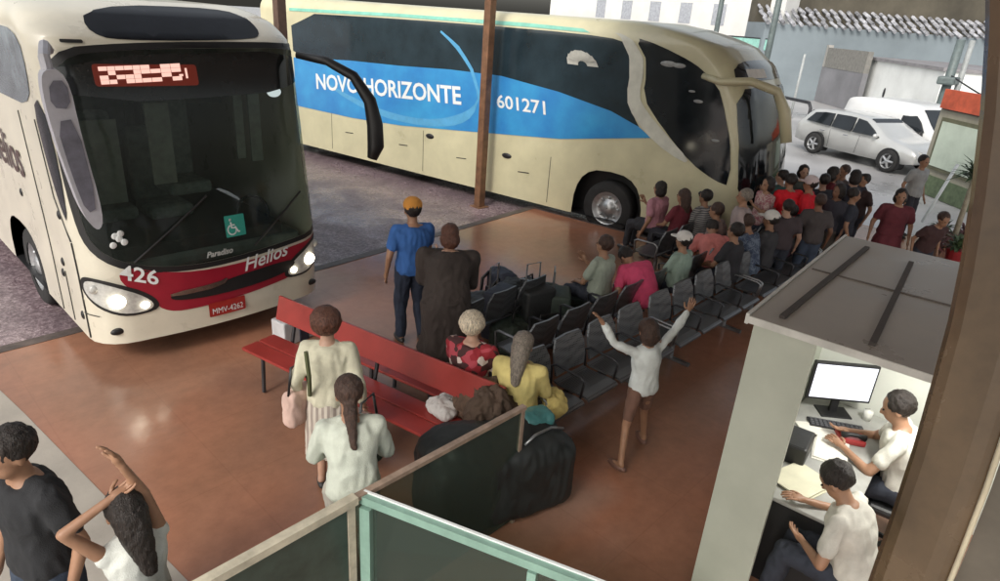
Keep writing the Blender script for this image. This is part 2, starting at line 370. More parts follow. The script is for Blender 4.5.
bus1 = empty('coach', (2.89, 6.83, 0), 0, 'white and crimson coach parked nose-in with lit headlights and red route display', 'coach', 'coaches parked at the platform')
wsp = chaikin([(-1.20, 3.12), (-.6, 3.19), (.2, 3.22), (1.30, 3.22), (1.50, 3.1), (1.54, 2.0), (1.50, 1.2), (1.2, 1.10), (.3, 1.04), (-.3, 1.02), (-.85, 1.10), (-1.2, 1.30), (-1.3, 1.6), (-1.30, 2.6)], 2)
shell_body(S1, [wsp[:]], [(-4.62, -3.05, .72), (3.05, 4.62, .72)], M['busw'], bus1)
ws = patch('windscreen', S1, [wsp], .004, M['ws'], bus1)
fr = chaikin([(-1.26, 3.18), (-.6, 3.25), (.2, 3.28), (1.36, 3.28), (1.57, 3.14), (1.60, 2.0), (1.56, 1.14), (1.2, 1.04), (.3, .98), (-.3, .96), (-.9, 1.04), (-1.27, 1.26), (-1.38, 1.6), (-1.38, 2.6)], 2)
patch('windscreen_seal', S1, [fr, wsp], .006, M['black'], bus1)
patch('upper_band', S1, [chaikin([(-1.18, 3.13), (1.48, 3.21), (1.51, 2.78), (-1.27, 2.70)], 1)], .008, mat('band_black', (.012, .014, .014), .12, var=.2), bus1)
# wipers
b = bmesh.new()
for a, c in (((-.9, 1.16), (-.1, 1.75)), ((.35, 1.12), (1.05, 1.62))):
    b = bmesh.new(); tube(b, [S1.pt(a[0]+(c[0]-a[0])*t/6, a[1]+(c[1]-a[1])*t/6, .03) for t in range(7)], .012, 6); link('wiper', b, M['black'], bus1)
b = bmesh.new(); q = chaikin([(-.80, 3.56), (-.86, 3.30), (-.5, 3.27), (.6, 3.30), (.9, 3.33), (.95, 3.50), (.85, 3.59)], 2); b.free()
patch('roof_glass', S1, [q], .006, mat('roof_glass_black', (.008, .009, .012), .4, var=.3, spec=.15), bus1, gu=.1, gz=.05)
patch('roof_slot', S1, [rrect(-.14, 3.235, .34, 3.262, .01)], .012, M['black'], bus1)
for a in (-1.02, 1.22): patch('marker_lamp', S1, [rrect(a-.09, 3.235, a+.09, 3.265, .012)], .012, M['black'], bus1)
ds = patch('route_display', S1, [rrect(-.91, 2.86, .03, 3.06, .03)], .012, M['ledback'], bus1)
b = bmesh.new(); rnd = random.Random(3); u = -.86                 # lit characters are blurred blocks in the photo
while u < -.18:
    w = rnd.choice((.05, .06, .07, .08)); 
    for zz in (2.895, 2.935, 2.975, 3.015):
        x0 = u; x1 = u+w+.012
        if rnd.random() < .80:
            vs = [b.verts.new(S1.pt(xx, yy+ (xx+.5)*.05, .018)) for xx, yy in ((x0, zz), (x1, zz), (x1, zz+.038), (x0, zz+.038))]; b.faces.new(vs)
    u += w+.016
link('lit_characters', b, M['led'], ds)
shell_text('display_suffix', S1, '-1', -.155, 2.93, .13, .018, M['led'], ds, slope=.05)
# red band, grille, lights
patch('red_band', S1, [chaikin([(-1.00, 1.14), (-.6, .98), (0, .93), (1.0, .99), (1.44, 1.06), (1.42, .92), (1.0, .62), (.3, .55), (-.3, .52), (-.66, .54), (-.80, .72), (-1.08, .98)], 2)], .006, M['busred'], bus1)
patch('grille_strip', S1, [chaikin([(-.62, .75), (-.1, .76), (.1, .80), (.8, .84), (.92, .76), (.7, .66), (-.1, .62), (-.6, .66)], 2)], .014, M['black'], bus1)
patch('chrome_strip', S1, [chaikin([(-.62, .76), (-.1, .78), (.02, .82), (-.05, .72), (-.6, .71)], 1)], .02, M['chrome'], bus1)
for sg in (-1, 1):
    off = 0 if sg < 0 else .02
    hl = patch('headlight', S1, [chaikin([(sg*(1.40+off), 1.0), (sg*1.16, .96), (sg*.82, .76), (sg*.76, .62), (sg*1.02, .60), (sg*1.26, .70), (sg*1.44, .86)], 2)], .012, M['lens'], bus1, gu=.06, gz=.06)
    patch('headlight_rim', S1, [chaikin([(sg*(1.45+off), 1.04), (sg*1.15, 1.0), (sg*.78, .79), (sg*.70, .60), (sg*1.02, .57), (sg*1.28, .67), (sg*1.48, .86)], 2)], .009, M['black'], hl)
    for (uu, zz, rr) in ((1.10, .76, .08), (.86, .68, .042)):
        b = bmesh.new(); p = S1.pt(sg*uu, zz, .02); ellip(b, p, (rr, rr*.45, rr*.9), n=12); link('bulb', b, M['lamp'], hl, True)
    p = S1.pt(sg*1.30, .90, .012); b = bmesh.new(); ellip(b, p, (.05, .03, .05), n=10); link('side_lamp', b, M['amber'] if 0 else M['lens'], hl, True)
    b = bmesh.new(); p = S1.pt(sg*1.15, .42, .0); ellip(b, p, (.075, .03, .04), n=12); link('fog_lamp', b, M['black'], bus1, True)
patch('bumper_seam', S1, [rrect(-1.52, .585, -1.30, .597, .004)], .008, M['seam'], bus1)
pl = patch('number_plate', S1, [rrect(-.24, .375, .18, .545, .015)], .02, M['plate'], bus1)
shell_text('plate_text', S1, 'IAA 0001' if 0 else 'MMV-4262', -.21, .405, .10, .026, M['text'], pl, bold=.0, sx=.80)
shell_text('fleet_number', S1, '426', -1.05, 1.01, .23, .016, M['text'], bus1, slope=-.38, bold=.004, shear=.1, sx=1.0)
shell_text('company_name', S1, 'Helios', .20, .83, .225, .018, M['text'], bus1, slope=.12, bold=.003, shear=.25, sx=1.0)
shell_text('model_script', S1, 'Paradiso', -.20, 1.085, .085, .016, mat('script_grey', (.42, .43, .42), .5), bus1, slope=.02, bold=.003, shear=.3)
acs = patch('access_sticker', S1, [rrect(.05, 1.26, .28, 1.50, .012)], .012, M['teal'], bus1); script_wheelchair(S1, .08, 1.285, .18, acs)
b = bmesh.new()
for (uu, zz) in ((-1.02, 1.45), (-.95, 1.38), (-1.05, 1.36), (-.97, 1.47), (-.99, 1.42)): ellip(b, S1.pt(uu, zz, .012), (.035, .01, .035), n=7)
link('flower_sticker', b, M['text'], bus1)
# side details (left side = negative u)
patch('side_window', S1, [chaikin([(-11.5, 3.30), (-2.0, 3.34), (-1.62, 3.25), (-1.62, 2.95), (-1.75, 2.68), (-2.3, 2.58), (-11.5, 2.55)], 1)], .006, mat('side_glass', (.16, .19, .21), .12, var=.4, vscale=2.5, rvar=.05), bus1, gu=.12)
dw = patch('driver_window', S1, [chaikin([(-1.70, 2.62), (-1.42, 2.75), (-1.40, 2.1), (-1.46, 1.52), (-1.58, 1.75), (-1.68, 2.1)], 1)], .006, M['dglass'], bus1)
b = bmesh.new()
for u0, z0, u1, z1 in ((-1.50, .3, -1.50, 1.35), (-2.42, .3, -2.42, 2.5), (-1.5, 1.36, -1.75, 1.75), (-1.75, 1.75, -1.78, 2.5), (-2.0, .32, -2.0, .9)):
    tube(b, [S1.pt(u0+(u1-u0)*t/6, z0+(z1-z0)*t/6, .002) for t in range(7)], .008, 6)
link('door_seam', b, M['seam'], bus1)
for (uu, zz) in ((-1.72, 1.58), (-3.3, 1.46), (-1.62, .52), (-2.02, 1.0), (-2.1, .85), (-5.2, 1.5)):
    b = bmesh.new(); ellip(b, S1.pt(uu, zz), (.02, .045, .05), n=10); link('side_catch', b, M['black'], bus1, True)
shell_text('side_name', S1, 'Helios', -4.35, 1.72, .62, .012, mat('text_dark', (.08, .05, .045), .5, var=.1), bus1, bold=.006, sx=.95)
shell_text('window_name', S1, 'Helios', -5.2, 2.80, .42, .012, mat('text_grey', (.36, .40, .42), .5, var=.1), bus1, bold=.006, sx=1.1)
for sg in (-1, 1): wheel_parts(bus1, sg*(S1.W-.20), S1.pt(sg*3.83, .5).y, .36, .51, .30, sg)
# left long mirror (arm and housing), right black mirror
mr_ = bmesh.new()
Pm = [(-1.46, 3.0, -.05), (-1.50, 3.22, -.22), (-1.58, 3.2, -.35)]
hsg = [(-1.22, 3.05), (-1.40, 3.08), (-1.43, 2.9), (-1.41, 2.55), (-1.36, 2.15), (-1.30, 1.78), (-1.20, 1.60), (-1.13, 1.75), (-1.20, 2.5)]
hs = chaikin(hsg, 2)
a_ = [mr_.verts.new((p[0], .10, p[1])) for p in hs]; b_ = [mr_.verts.new((p[0]-.02, -.10, p[1])) for p in hs]
mr_.faces.new(a_); mr_.faces.new(b_[::-1])
for i in range(len(hs)): mr_.faces.new((a_[i], a_[(i+1) % len(hs)], b_[(i+1) % len(hs)], b_[i]))
tube(mr_, [(-1.22, .45, 3.18), (-1.30, .2, 3.24), (-1.36, .02, 3.16), (-1.36, -.02, 3.0)], .045, 8)
for v in mr_.verts: v.co.y -= .06
mrl = link('mirror', mr_, M['mirrorw'], bus1)
b = bmesh.new(); q = chaikin([(-1.24, 2.98), (-1.37, 2.98), (-1.39, 2.76), (-1.24, 2.74)], 1); b.faces.new([b.verts.new((p[0]-.02, -.168, p[1])) for p in q])
q = chaikin([(-1.22, 2.66), (-1.38, 2.64), (-1.33, 2.15), (-1.27, 1.80), (-1.17, 1.85)], 1); b.faces.new([b.verts.new((p[0]-.02, -.168, p[1])) for p in q]); link('mirror_face', b, mat('mirror_back', (.16, .16, .20), .3, var=.3), mrl)
b = bmesh.new()
P = [(1.22, .35, 3.16), (1.42, .05, 3.12), (1.60, -.22, 2.98), (1.72, -.36, 2.72), (1.76, -.40, 2.45), (1.77, -.4, 2.2), (1.73, -.38, 2.05)]
tube(b, P, [.04, .05, .06, .075, .095, .10, .06], 12); link('mirror', b, M['black'], bus1, True)
# interior seen through the windscreen
it = bmesh.new(); box(it, -1.2, 1.0, .95, 1.2, 6, 1.0); box(it, -1.2, 6, .95, 1.2, 6.05, 3.2); box(it, -1.2, .45, .85, 1.2, 1.05, 1.02, .05); link('cabin_floor', it, M['int'], bus1)
it = bmesh.new(); box(it, -.05, 2.4, 1.0, 0, 2.45, 3.1); box(it, -1.2, 2.4, 1.0, -.35, 2.45, 1.9); box(it, .35, 2.4, 2.35, 1.2, 2.45, 3.1); link('partition', it, M['int'], bus1)
for x, z, hh in ((-.72, 1.5, .95), (.15, 1.7, .85), (-.1, 1.45, .8)):
    it = bmesh.new(); box(it, x-.25, 1.55, z-.1, x+.25, 1.72, z+hh, .06); box(it, x-.25, 1.05, z-.2, x+.25, 1.6, z-.05, .05); link('cabin_seat', it, M['seatg'], bus1)
for x0, x1, z0, z1 in ((-.95, -.60, 1.55, 2.45), (.70, .80, 1.9, 2.9), (.88, 1.02, 1.85, 2.85), (-.30, -.05, 1.7, 2.6)):
    it = bmesh.new(); box(it, x0, .95, z0, x1, .98, z1); link('curtain', it, M['curtain'], bus1)
it = bmesh.new(); tube(it, [(.72+.2*math.cos(R(a)), .72+.08*math.sin(R(a)), 1.28+.18*math.sin(R(a))) for a in range(0, 361, 24)], .018, 6, cap=False); link('steering_wheel', it, M['black'], bus1)
b = bmesh.new(); ellip(b, (1.05, .62, 2.72), (.09, .03, .06)); link('cab_lamp', b, mat('cab_lamp', (.8, .8, .8), .4, emis=(.9, .95, 1), es=1.0), bus1, True)
# ------------------------------------------------------------------ bus 2
S2 = Shell(1.29, .12, 3.8, 13.5, .45, .13, [(0, 0), (1.3, 0), (2.0, .1), (2.8, .35), (3.2, .6), (3.5, 1.0), (3.7, 1.7), (3.8, 2.4)], .35)
bus2 = empty('coach', (12.17, 4.45, 0), R(7.6), 'cream and blue coach standing side-on behind the waiting crowd and the brown post', 'coach', 'coaches parked at the platform')
shell_body(S2, [], [(-4.50, -2.98, .98), (2.98, 4.50, .98)], M['busc'], bus2)
patch('window_band', S2, [chaikin([(-13.2, 3.42), (-9, 3.50), (-5, 3.52), (-3.3, 3.50), (-2.98, 3.42), (-3.15, 3.0), (-3.42, 2.5), (-3.2, 2.0), (-3.0, 1.78), (-5, 2.2), (-9, 2.3), (-13.2, 2.2)], 1)], .005, M['bglass'], bus2)
patch('blue_band', S2, [[(-13.2, 2.34), (-11, 2.46), (-9.3, 2.50), (-7.7, 2.57), (-6.3, 2.58), (-4.9, 2.43), (-3.75, 2.22), (-3.2, 2.02), (-2.95, 1.86), (-4.9, 1.54), (-6.95, 1.36), (-9.3, 1.16), (-11, 1.10), (-13.2, 1.12)]], .009, M['busb'], bus2)
patch('light_blue_swoosh', S2, [chaikin([(-12.5, 2.0), (-10.5, 1.30), (-8.5, 1.22), (-7.2, 1.5), (-6.9, 2.2), (-7.2, 1.75), (-8.5, 1.36), (-10.4, 1.46)], 2)], .012, M['busb2'], bus2)
patch('teal_stripe', S2, [[(-13.2, 3.53), (-9, 3.60), (-5, 3.62), (-3.6, 3.60), (-3.6, 3.54), (-5, 3.55), (-9, 3.53), (-13.2, 3.46)]], .009, M['bteal'], bus2, gz=.04)
patch('window_stripe', S2, [[(-7.75, 3.34), (-7.35, 3.06), (-7.05, 2.64), (-6.9, 2.14), (-6.98, 1.95), (-7.0, 2.2), (-7.14, 2.62), (-7.45, 3.0), (-7.8, 3.3)]], .014, M['busb2'], bus2)
b = bmesh.new()
for k in range(9):
    a = R(20*k+10); p0 = (-4.25+.10*math.cos(a), 2.98+.06*math.sin(a)); p1 = (-4.25+.34*math.cos(a), 2.98+.24*math.sin(a)); w = .03
    b.faces.new([b.verts.new(S2.pt(p0[0]-w*math.sin(a), p0[1]+w*math.cos(a), .014)), b.verts.new(S2.pt(p1[0]-w*2*math.sin(a), p1[1]+w*2*math.cos(a), .014)), b.verts.new(S2.pt(p1[0]+w*2*math.sin(a), p1[1]-w*2*math.cos(a), .014)), b.verts.new(S2.pt(p0[0]+w*math.sin(a), p0[1]-w*math.cos(a), .014))])
link('window_emblem', b, mat('emblem', (.42, .42, .38), .5, var=.15), bus2)
patch('pillar_stripe', S2, [chaikin([(-3.0, 3.58), (-2.76, 3.56), (-2.9, 3.1), (-3.16, 2.57), (-3.0, 2.3), (-2.68, 1.98), (-2.2, 1.60), (-2.3, 1.52), (-2.9, 1.80), (-3.28, 2.15), (-3.42, 2.5), (-3.2, 3.1)], 1)], .016, mat('stripe_grey', (.60, .60, .52), .35, var=.1), bus2)
sg_ = patch('front_side_glass', S2, [chaikin([(-2.70, 3.54), (-2.30, 3.44), (-1.90, 3.22), (-1.62, 2.95), (-1.52, 2.4), (-1.44, 1.28), (-1.72, 1.32), (-2.19, 1.56), (-2.72, 2.05), (-3.08, 2.57), (-2.86, 3.1)], 1)], .012, M['dglass'], bus2)
b = bmesh.new()
b.free()
for (uu, zz, rr) in ((-2.4, 3.15, .12), (-2.2, 3.14, .10), (-2.0, 2.6, .07), (-1.75, 2.0, .06), (-2.1, 2.75, .05)):
    b = bmesh.new(); ellip(b, S2.pt(uu, zz, .0), (.03, rr*1.5, rr*.45), n=8); link('sticker', b, mat('sticker_grey', (.30, .31, .31), .5, var=.3), sg_)
patch('windscreen', S2, [chaikin([(-1.32, 2.86), (-.6, 2.9), (.6, 2.9), (1.32, 2.86), (1.34, 2.0), (1.30, 1.0), (.6, .88), (-.6, .88), (-1.30, 1.0), (-1.36, 2.0)], 1)], .008, M['dglass'], bus2)
patch('upper_windscreen', S2, [chaikin([(-1.20, 3.22), (-.6, 3.30), (.6, 3.30), (1.20, 3.22), (1.25, 2.98), (.6, 3.0), (-.6, 3.0), (-1.25, 2.98)], 1)], .008, M['dglass'], bus2, gz=.06)
patch('route_display', S2, [rrect(-.95, 3.03, -.2, 3.17, .02)], .014, mat('display_pale', (.7, .66, .6), .5, var=.1), bus2)
b = bmesh.new(); P = [S2.pt(-1.80, 3.02, .02), S2.pt(-1.5, 2.96, .12), S2.pt(-1.2, 2.90, .28), S2.pt(-.95, 2.78, .40), S2.pt(-.9, 2.45, .46), S2.pt(-.92, 2.0, .46)]
tube(b, P, [.05, .06, .07, .08, .10, .09], 10); link('mirror', b, M['busc'], bus2, True)
shell_text('company_name', S2, 'NOVO HORIZONTE', -12.35, 1.66, .52, .016, M['text'], bus2, slope=.045, bold=.012, sx=1.04)
shell_text('fleet_number', S2, '601271', -6.48, 1.95, .36, .016, M['text'], bus2, slope=.01, bold=.006, sx=1.22)
for uu, zz in ((-8.4, 1.05), (-10.2, 1.0), (-6.2, .98)):
    b = bmesh.new(); ellip(b, S2.pt(uu, zz), (.03, .13, .06), n=10); link('side_catch', b, M['black'], bus2, True)
b = bmesh.new()
for uu in (-5.1, -7.0, -8.6, -10.2, -11.8): tube(b, [S2.pt(uu, .2, 0), S2.pt(uu, 1.15, 0)], .007, 5)
for uu in (-5.6, -7.3, -9.1, -11): tube(b, [S2.pt(uu, .72, 0), S2.pt(uu-.28, .70, 0)], .012, 5)
link('hatch_seam', b, M['seam'], bus2)
b = bmesh.new()
b.free()
for uu, zz in ((-2.2, .95), (-1.75, .80), (-1.9, 1.05)):
    b = bmesh.new(); ellip(b, S2.pt(uu, zz), (.03, .07, .05), n=10); link('side_lamp', b, M['black'], bus2, True)
for s_ in (-1, 1):
    b = bmesh.new(); ellip(b, S2.pt(s_*1.1, .62, .0), (.16, .08, .11)); link('headlight', b, M['lens'], bus2, True)
for sg in (-1, 1): wheel_parts(bus2, sg*(S2.W-.20), S2.pt(sg*3.74, .5).y, .36, .53, .30, sg)
# ------------------------------------------------------------------ people
SKINS = {'tan': (.33, .18, .11), 'brown': (.20, .10, .06), 'light': (.45, .27, .19)}
def skin(k): return mat('skin_'+k, SKINS[k], .5, bump=.05, bscale=60, var=.12, vscale=8)
def hairm(k):
    nm = 'hair_'+k; q = bpy.data.materials.get(nm)
    if q: return q
    c = {'dark': (.016, .011, .009), 'brown': (.05, .026, .018), 'redbrown': (.09, .034, .02), 'white': (.58, .50, .38), 'grey': (.20, .17, .14)}[k]
    q, n, l, b = nodes_mat(nm); tc_ = n.new('ShaderNodeTexCoord').outputs['Object']; mp = n.new('ShaderNodeMapping'); mp.inputs['Scale'].default_value = (1, 1, .12); l.new(tc_, mp.inputs[0])
    t = noise_n(n, l, 130, 3, .6, mp.outputs[0], .8); r = ramp(n, l, t.outputs[0], [(.35, tuple(x*.5 for x in c)), (.65, tuple(x*1.7 for x in c))]); l.new(r.outputs[0], b.inputs['Base Color']); b.inputs['Roughness'].default_value = .48
    bp = n.new('ShaderNodeBump'); bp.inputs['Strength'].default_value = .9; bp.inputs['Distance'].default_value = .012; l.new(t.outputs[0], bp.inputs['Height']); l.new(bp.outputs[0], b.inputs['Normal']); return q
def ik(a, c, l1, l2, hint):
    a, c, hint = Vector(a), Vector(c), Vector(hint); d = c-a; L = min(d.length, (l1+l2)*.995); u = d.normalized()
    x = (l1*l1-l2*l2+L*L)/(2*L); h = math.sqrt(max(0, l1*l1-x*x)); p = (hint-u*hint.dot(u)).normalized()
    return a+u*x+p*h, a+u*L
def blend(a, b, t): return a*(1-t)+b*t
def hand_into(bm, wrist, fdir, side, up, curl=.35, s=1.0, full=True):
    """palm, four unequal fingers and a thumb; side points to the thumb"""
    f = fdir.normalized(); sd = (side-f*side.dot(f)).normalized(); nn = f.cross(sd)
    capsule(bm, wrist, wrist+f*.05*s, .024*s, .030*s, 8)
    Mx = Matrix((sd, f, nn)).transposed(); ellip(bm, wrist+f*.065*s, (.042*s, .052*s, .017*s), Mx, 10)
    if not full: ellip(bm, wrist+f*.13*s, (.036*s, .05*s, .016*s), Mx, 8); return []
    ch = []
    for k, ln in enumerate((.068, .078, .073, .056)):
        b0 = wrist+f*.095*s+sd*(.030-.020*k)*s; d1 = (f+sd*(.10-.07*k)+nn*curl*.5).normalized(); p1 = b0+d1*ln*.45*s; d2 = (f+sd*(.08-.06*k)+nn*curl*1.6).normalized(); p2 = p1+d2*ln*.35*s
        d3 = (f+nn*curl*2.8).normalized(); ch.append(([b0-f*.02*s, p1, p2, p2+d3*ln*.25*s], [.0095*s, .0088*s, .0078*s, .006*s]))
    b0 = wrist+f*.03*s+sd*.028*s; p1 = b0+(f*.6+sd*.8+nn*.15).normalized()*.035*s; p2 = p1+(f*.9+sd*.45+nn*.25).normalized()*.030*s
    ch.append(([b0, p1, p2, p2+(f+nn*.3).normalized()*.018*s], [.013*s, .0115*s, .010*s, .007*s])); return ch
NP = [0]
def person(x, y, face, label, pose='stand', h=1.70, lean=0, side_lean=0, nod=0, turn=0, arms=('down', 'down'), sleeve='short', top=(.5, .5, .5), lower='trousers', low=(.03, .035, .05),
           skn='tan', hair='dark', hairstyle='short', hat=None, hatcol=(.7, .7, .7), z=0, seat=.45, stride=0, build=1.0, vox=.013, shoe=(.03, .03, .03), group='people waiting in the station', flare=0, legtilt=0, pattern=None, lowpat=None, full=True, spread=.10, twist=0):
    NP[0] += 1; sd = NP[0]
    k = h/1.70; root = empty('person', (x, y, z), R(face)-math.pi/2, label, 'person', group)
    X, Y, Z = Vector((1, 0, 0)), Vector((0, 1, 0)), Vector((0, 0, 1))
    sit = pose == 'sit'
    pel = Vector((0, 0, (seat+.10) if sit else .93*k))
    T = Matrix.Rotation(-R(lean), 3, 'X') @ Matrix.Rotation(R(side_lean), 3, 'Y'); Tw = T @ Matrix.Rotation(R(twist), 3, 'Z')
    up = T @ Z; fw = Tw @ Y; sx = Tw @ X; mid = (up+Z).normalized() if abs(lean) > 25 else up
    def sp(t): # along the spine, metres above the pelvis
        return pel+mid*min(t, .2*k)+up*max(0, t-.2*k)
    chest = sp(.36*k); neck = sp(.52*k); shz = sp(.447*k); bw = build
    N = Matrix.Rotation(-R(lean*.75+nod), 3, 'X') @ Matrix.Rotation(R(turn+twist), 3, 'Z') @ Matrix.Rotation(R(side_lean), 3, 'Y')
    head = neck+(up*.35+(N @ Z)*.65).normalized()*.135*k+(N @ Y)*.02*k
    sh = [shz+sx*s*(.160*bw+.008)*k for s in (-1, 1)]; hip = [pel+X*s*.092*k-Z*.01 for s in (-1, 1)]
    # legs
    kn, an, toe = [], [], []
    for i, s in enumerate((-1, 1)):
        if sit:
            kk = Vector((s*spread*1.1, .42*k, seat+.06)); aa = Vector((s*spread, .42*k+(.05 if stride == 0 else stride*s*.15), .085))
        else:
            tgt = Vector((s*(spread*.9)+legtilt, stride*s*.30*k, .085*k)); kk, aa = ik(hip[i], tgt, .43*k, .42*k, (0, 1, 0))
        kn.append(kk); an.append(aa); toe.append(aa+Vector((s*.03, .15*k, -.05*k)))
    # arms
    el, wr, fd = [], [], []
    for i, s in enumerate((-1, 1)):
        a = arms[i]; hint = Vector((s*.5, -1, -.3)); f = None
        if a == 'down': tgt = pel+X*s*.26*k*bw+Y*.04+Z*(-.06*k); 
        elif a == 'front': tgt = pel+X*s*.10*k+Y*.33*k+Z*.10*k; hint = Vector((s, -.6, -.8))
        elif a == 'lap': tgt = pel+X*s*.09*k+Y*.30*k+Z*.10*k; hint = Vector((s, -.6, -.6))
        elif a == 'desk': tgt = pel+X*s*.14*k+Y*.44*k+Z*.24*k; hint = Vector((s, -.2, -1))
        elif a == 'phone': tgt = pel+X*s*.06*k+Y*.30*k+Z*.34*k; hint = Vector((s*.6, -.2, -1)); f = Vector((-s*.2, .5, .8))
        elif a == 'ear': tgt = head+sx*s*.12*k-Z*.05+fw*.04; hint = Vector((s, .2, -.3)); f = Vector((-s*.3, -.2, 1))
        elif a == 'crown': tgt = head+sx*s*.07*k+Z*.13*k-fw*.02; hint = Vector((s, .2, .4)); f = Vector((-s, 0, .3))
        elif a == 'back': tgt = pel+X*s*.10*k-Y*.16*k+Z*.10*k; hint = Vector((s, -.6, 0))
        elif a == 'hip': tgt = pel+X*s*.20*k+Z*.10*k+Y*.05; hint = Vector((s, -.5, 0)); f = Vector((-s*.5, .6, -.4))
        else: tgt = Vector(a[:3]); hint = Vector(a[3:6]) if len(a) > 3 else hint
        e_, w_ = ik(sh[i]-up*.01, tgt, .29*k, .25*k, hint); el.append(e_); wr.append(w_); fd.append(f if f else (w_-e_).normalized()+Vector((0, .15, 0)))
    # --- body, one continuous skin
    bm = bmesh.new()
    rg = [(-.06, .12, .10), (.0, .155, .115), (.10, .145, .105), (.20, .130, .098), (.32, .155, .112), (.41, .160, .105), (.455, .120, .085), (.49, .080, .068), (.515, .062, .060)]
    def torso(bm, e=0, t0=-9, t1=9, fl=0, bwx=1):
        q = []
        for t, w, d in rg:
            if t0 <= t <= t1: a = fl*max(0, .2-t); q.append((sp(t*k) if t > 0 else pel+Z*t*k, (X if t < .1 else sx), (Y if t < .1 else fw), (w*bw*bwx+e+a)*k, (d*bw+e+a)*k))
        loft(bm, q)
    torso(bm); capsule(bm, neck-up*.05*k, head-(N @ Z)*.03*k, .058*k, .052*k)
    for i in (0, 1):
        capsule(bm, neck-up*.045*k, sh[i]-up*.004, .046*k, .050*k*bw); capsule(bm, sh[i], el[i], .052*k*bw, .038*k*bw); capsule(bm, el[i], wr[i], .038*k*bw, .025*k)
        capsule(bm, hip[i], kn[i], .088*k*bw, .056*k*bw); capsule(bm, kn[i], an[i]+Z*.02, .054*k*bw, .035*k)
        capsule(bm, an[i]-Y*.02*k, toe[i], .036*k, .026*k)
    hs = k*(1.07 if h > 1.5 else 1.12)
    ellip(bm, head+N @ Vector((0, -.008, .028))*hs, (.076*hs, .096*hs, .092*hs), N, 18)
    ellip(bm, head+N @ Vector((0, .022, -.045))*hs, (.056*hs, .066*hs, .066*hs), N, 14)
    capsule(bm, head+N @ Vector((0, .085, .015))*hs, head+N @ Vector((0, .104, -.022))*hs, .008*hs, .014*hs, 8)
    for s in (-1, 1): ellip(bm, head+N @ Vector((s*.078, -.005, -.01))*hs, (.010*hs, .020*hs, .030*hs), N, 8)
    ellip(bm, head+N @ Vector((0, .083, -.058))*hs, (.024*hs, .010*hs, .009*hs), N, 8)
    chains = []
    for i, s in enumerate((-1, 1)):
        chains += hand_into(bm, wr[i], fd[i], Vector((-s*.2, .9, .2)) if abs(fd[i].normalized().y) < .8 else Vector((-s, 0, .3)), Z, s=k, full=full)
    def extra(b):
        for P, r in chains: tube(b, P, r, 7)
    remeshed('body', bm, vox, skin(skn), root, 2, extra=extra)
    # --- top garment
    tm = pattern if pattern else cloth('cloth_%02x%02x%02x' % tuple(int(q*255) for q in top), top)
    vx = max(vox, .014)
    bm = bmesh.new(); hem = -.07 if lower != 'dress' else -.04
    torso(bm, .028, hem, .505)
    for i, s in enumerate((-1, 1)):
        capsule(bm, neck-up*.052*k, sh[i]-up*.002, .054*k, .060*k*bw)
        if sleeve == 'short': capsule(bm, sh[i], blend(sh[i], el[i], .62), .062*k*bw, .060*k*bw)
        elif sleeve == 'long': capsule(bm, sh[i], el[i], .062*k*bw, .052*k*bw); capsule(bm, el[i], blend(el[i], wr[i], .93), .052*k*bw, .037*k)
    remeshed('shirt' if lower != 'dress' else 'dress_top', bm, vx, tm, root, 2, .012*k, 5.5, sd)
    # --- lower garment
    lm = cloth('cloth_%02x%02x%02x' % tuple(int(q*255) for q in low), low)
    bm = bmesh.new()
    torso(bm, .006, -9, .05)
    if lower in ('trousers', 'shorts'):
        for i in (0, 1):
            capsule(bm, hip[i], kn[i] if lower == 'trousers' else blend(hip[i], kn[i], .75), .100*k*bw, .072*k*bw)
            if lower == 'trousers': capsule(bm, kn[i], an[i]+Z*.03, .070*k*bw, .052*k)
        nm = lower
    else:
        nm = 'skirt'
        if sit:
            for i in (0, 1): capsule(bm, hip[i], kn[i], .105*k*bw, .085*k)
            ellip(bm, (kn[0]+kn[1])/2-Z*.08, (.17*k, .10*k, .14*k))
        else:
            L = .52*k if lower == 'skirt' else .60*k
            loft(bm, [(pel+Z*.08, X, Y, .15*k*bw, .115*k*bw), (pel-Z*.05, X, Y, .18*k*bw, .145*k*bw), (pel-Z*L*.6, X, Y, (.20+flare*.5)*k, (.17+flare*.5)*k), (pel-Z*L, X, Y, (.22+flare)*k, (.19+flare)*k)])
    remeshed(nm, bm, vx, (lowpat or lm) if lower != 'dress' else tm, root, 2, .014*k, 6, sd+9)
    # --- shoes
    for i in (0, 1):
        bm = bmesh.new(); d = (toe[i]-an[i]); d.z = 0; d.normalize(); c = an[i]-Z*.045*k+d*.045*k; Mx = Matrix((Vector((d.y, -d.x, 0)), d, Z)).transposed()
        ellip(bm, c, (.046*k, .13*k, .042*k), Mx, 12)
        for v in bm.verts: v.co.z = max(v.co.z, an[i].z-.083*k)
        link('shoe', bm, mat('shoe_%02x%02x%02x' % tuple(int(q*255) for q in shoe), shoe, .5, bump=.2, var=.2), root, True)
    # --- hair
    if hairstyle != 'none':
        bm = bmesh.new(); Hh = lambda v: head+N @ (Vector(v)*hs)
        ellip(bm, Hh((0, -.026, .042)), (.088*hs, .098*hs, .096*hs), N, 18)
        if hairstyle == 'puff': ellip(bm, Hh((0, -.03, .045)), (.115*hs, .118*hs, .115*hs), N, 16)
        if hairstyle in ('bun',): ellip(bm, Hh((0, -.05, .13)), (.05*hs, .05*hs, .045*hs), N, 12)
        if hairstyle in ('long', 'pony'):
            w = .085 if hairstyle == 'long' else .045
            capsule(bm, Hh((0, -.06, .0)), Hh((0, -.085, -.12)), w*hs, w*.85*hs); capsule(bm, Hh((0, -.085, -.12)), Hh((.01, -.10, -.30)), w*.85*hs, w*.45*hs)
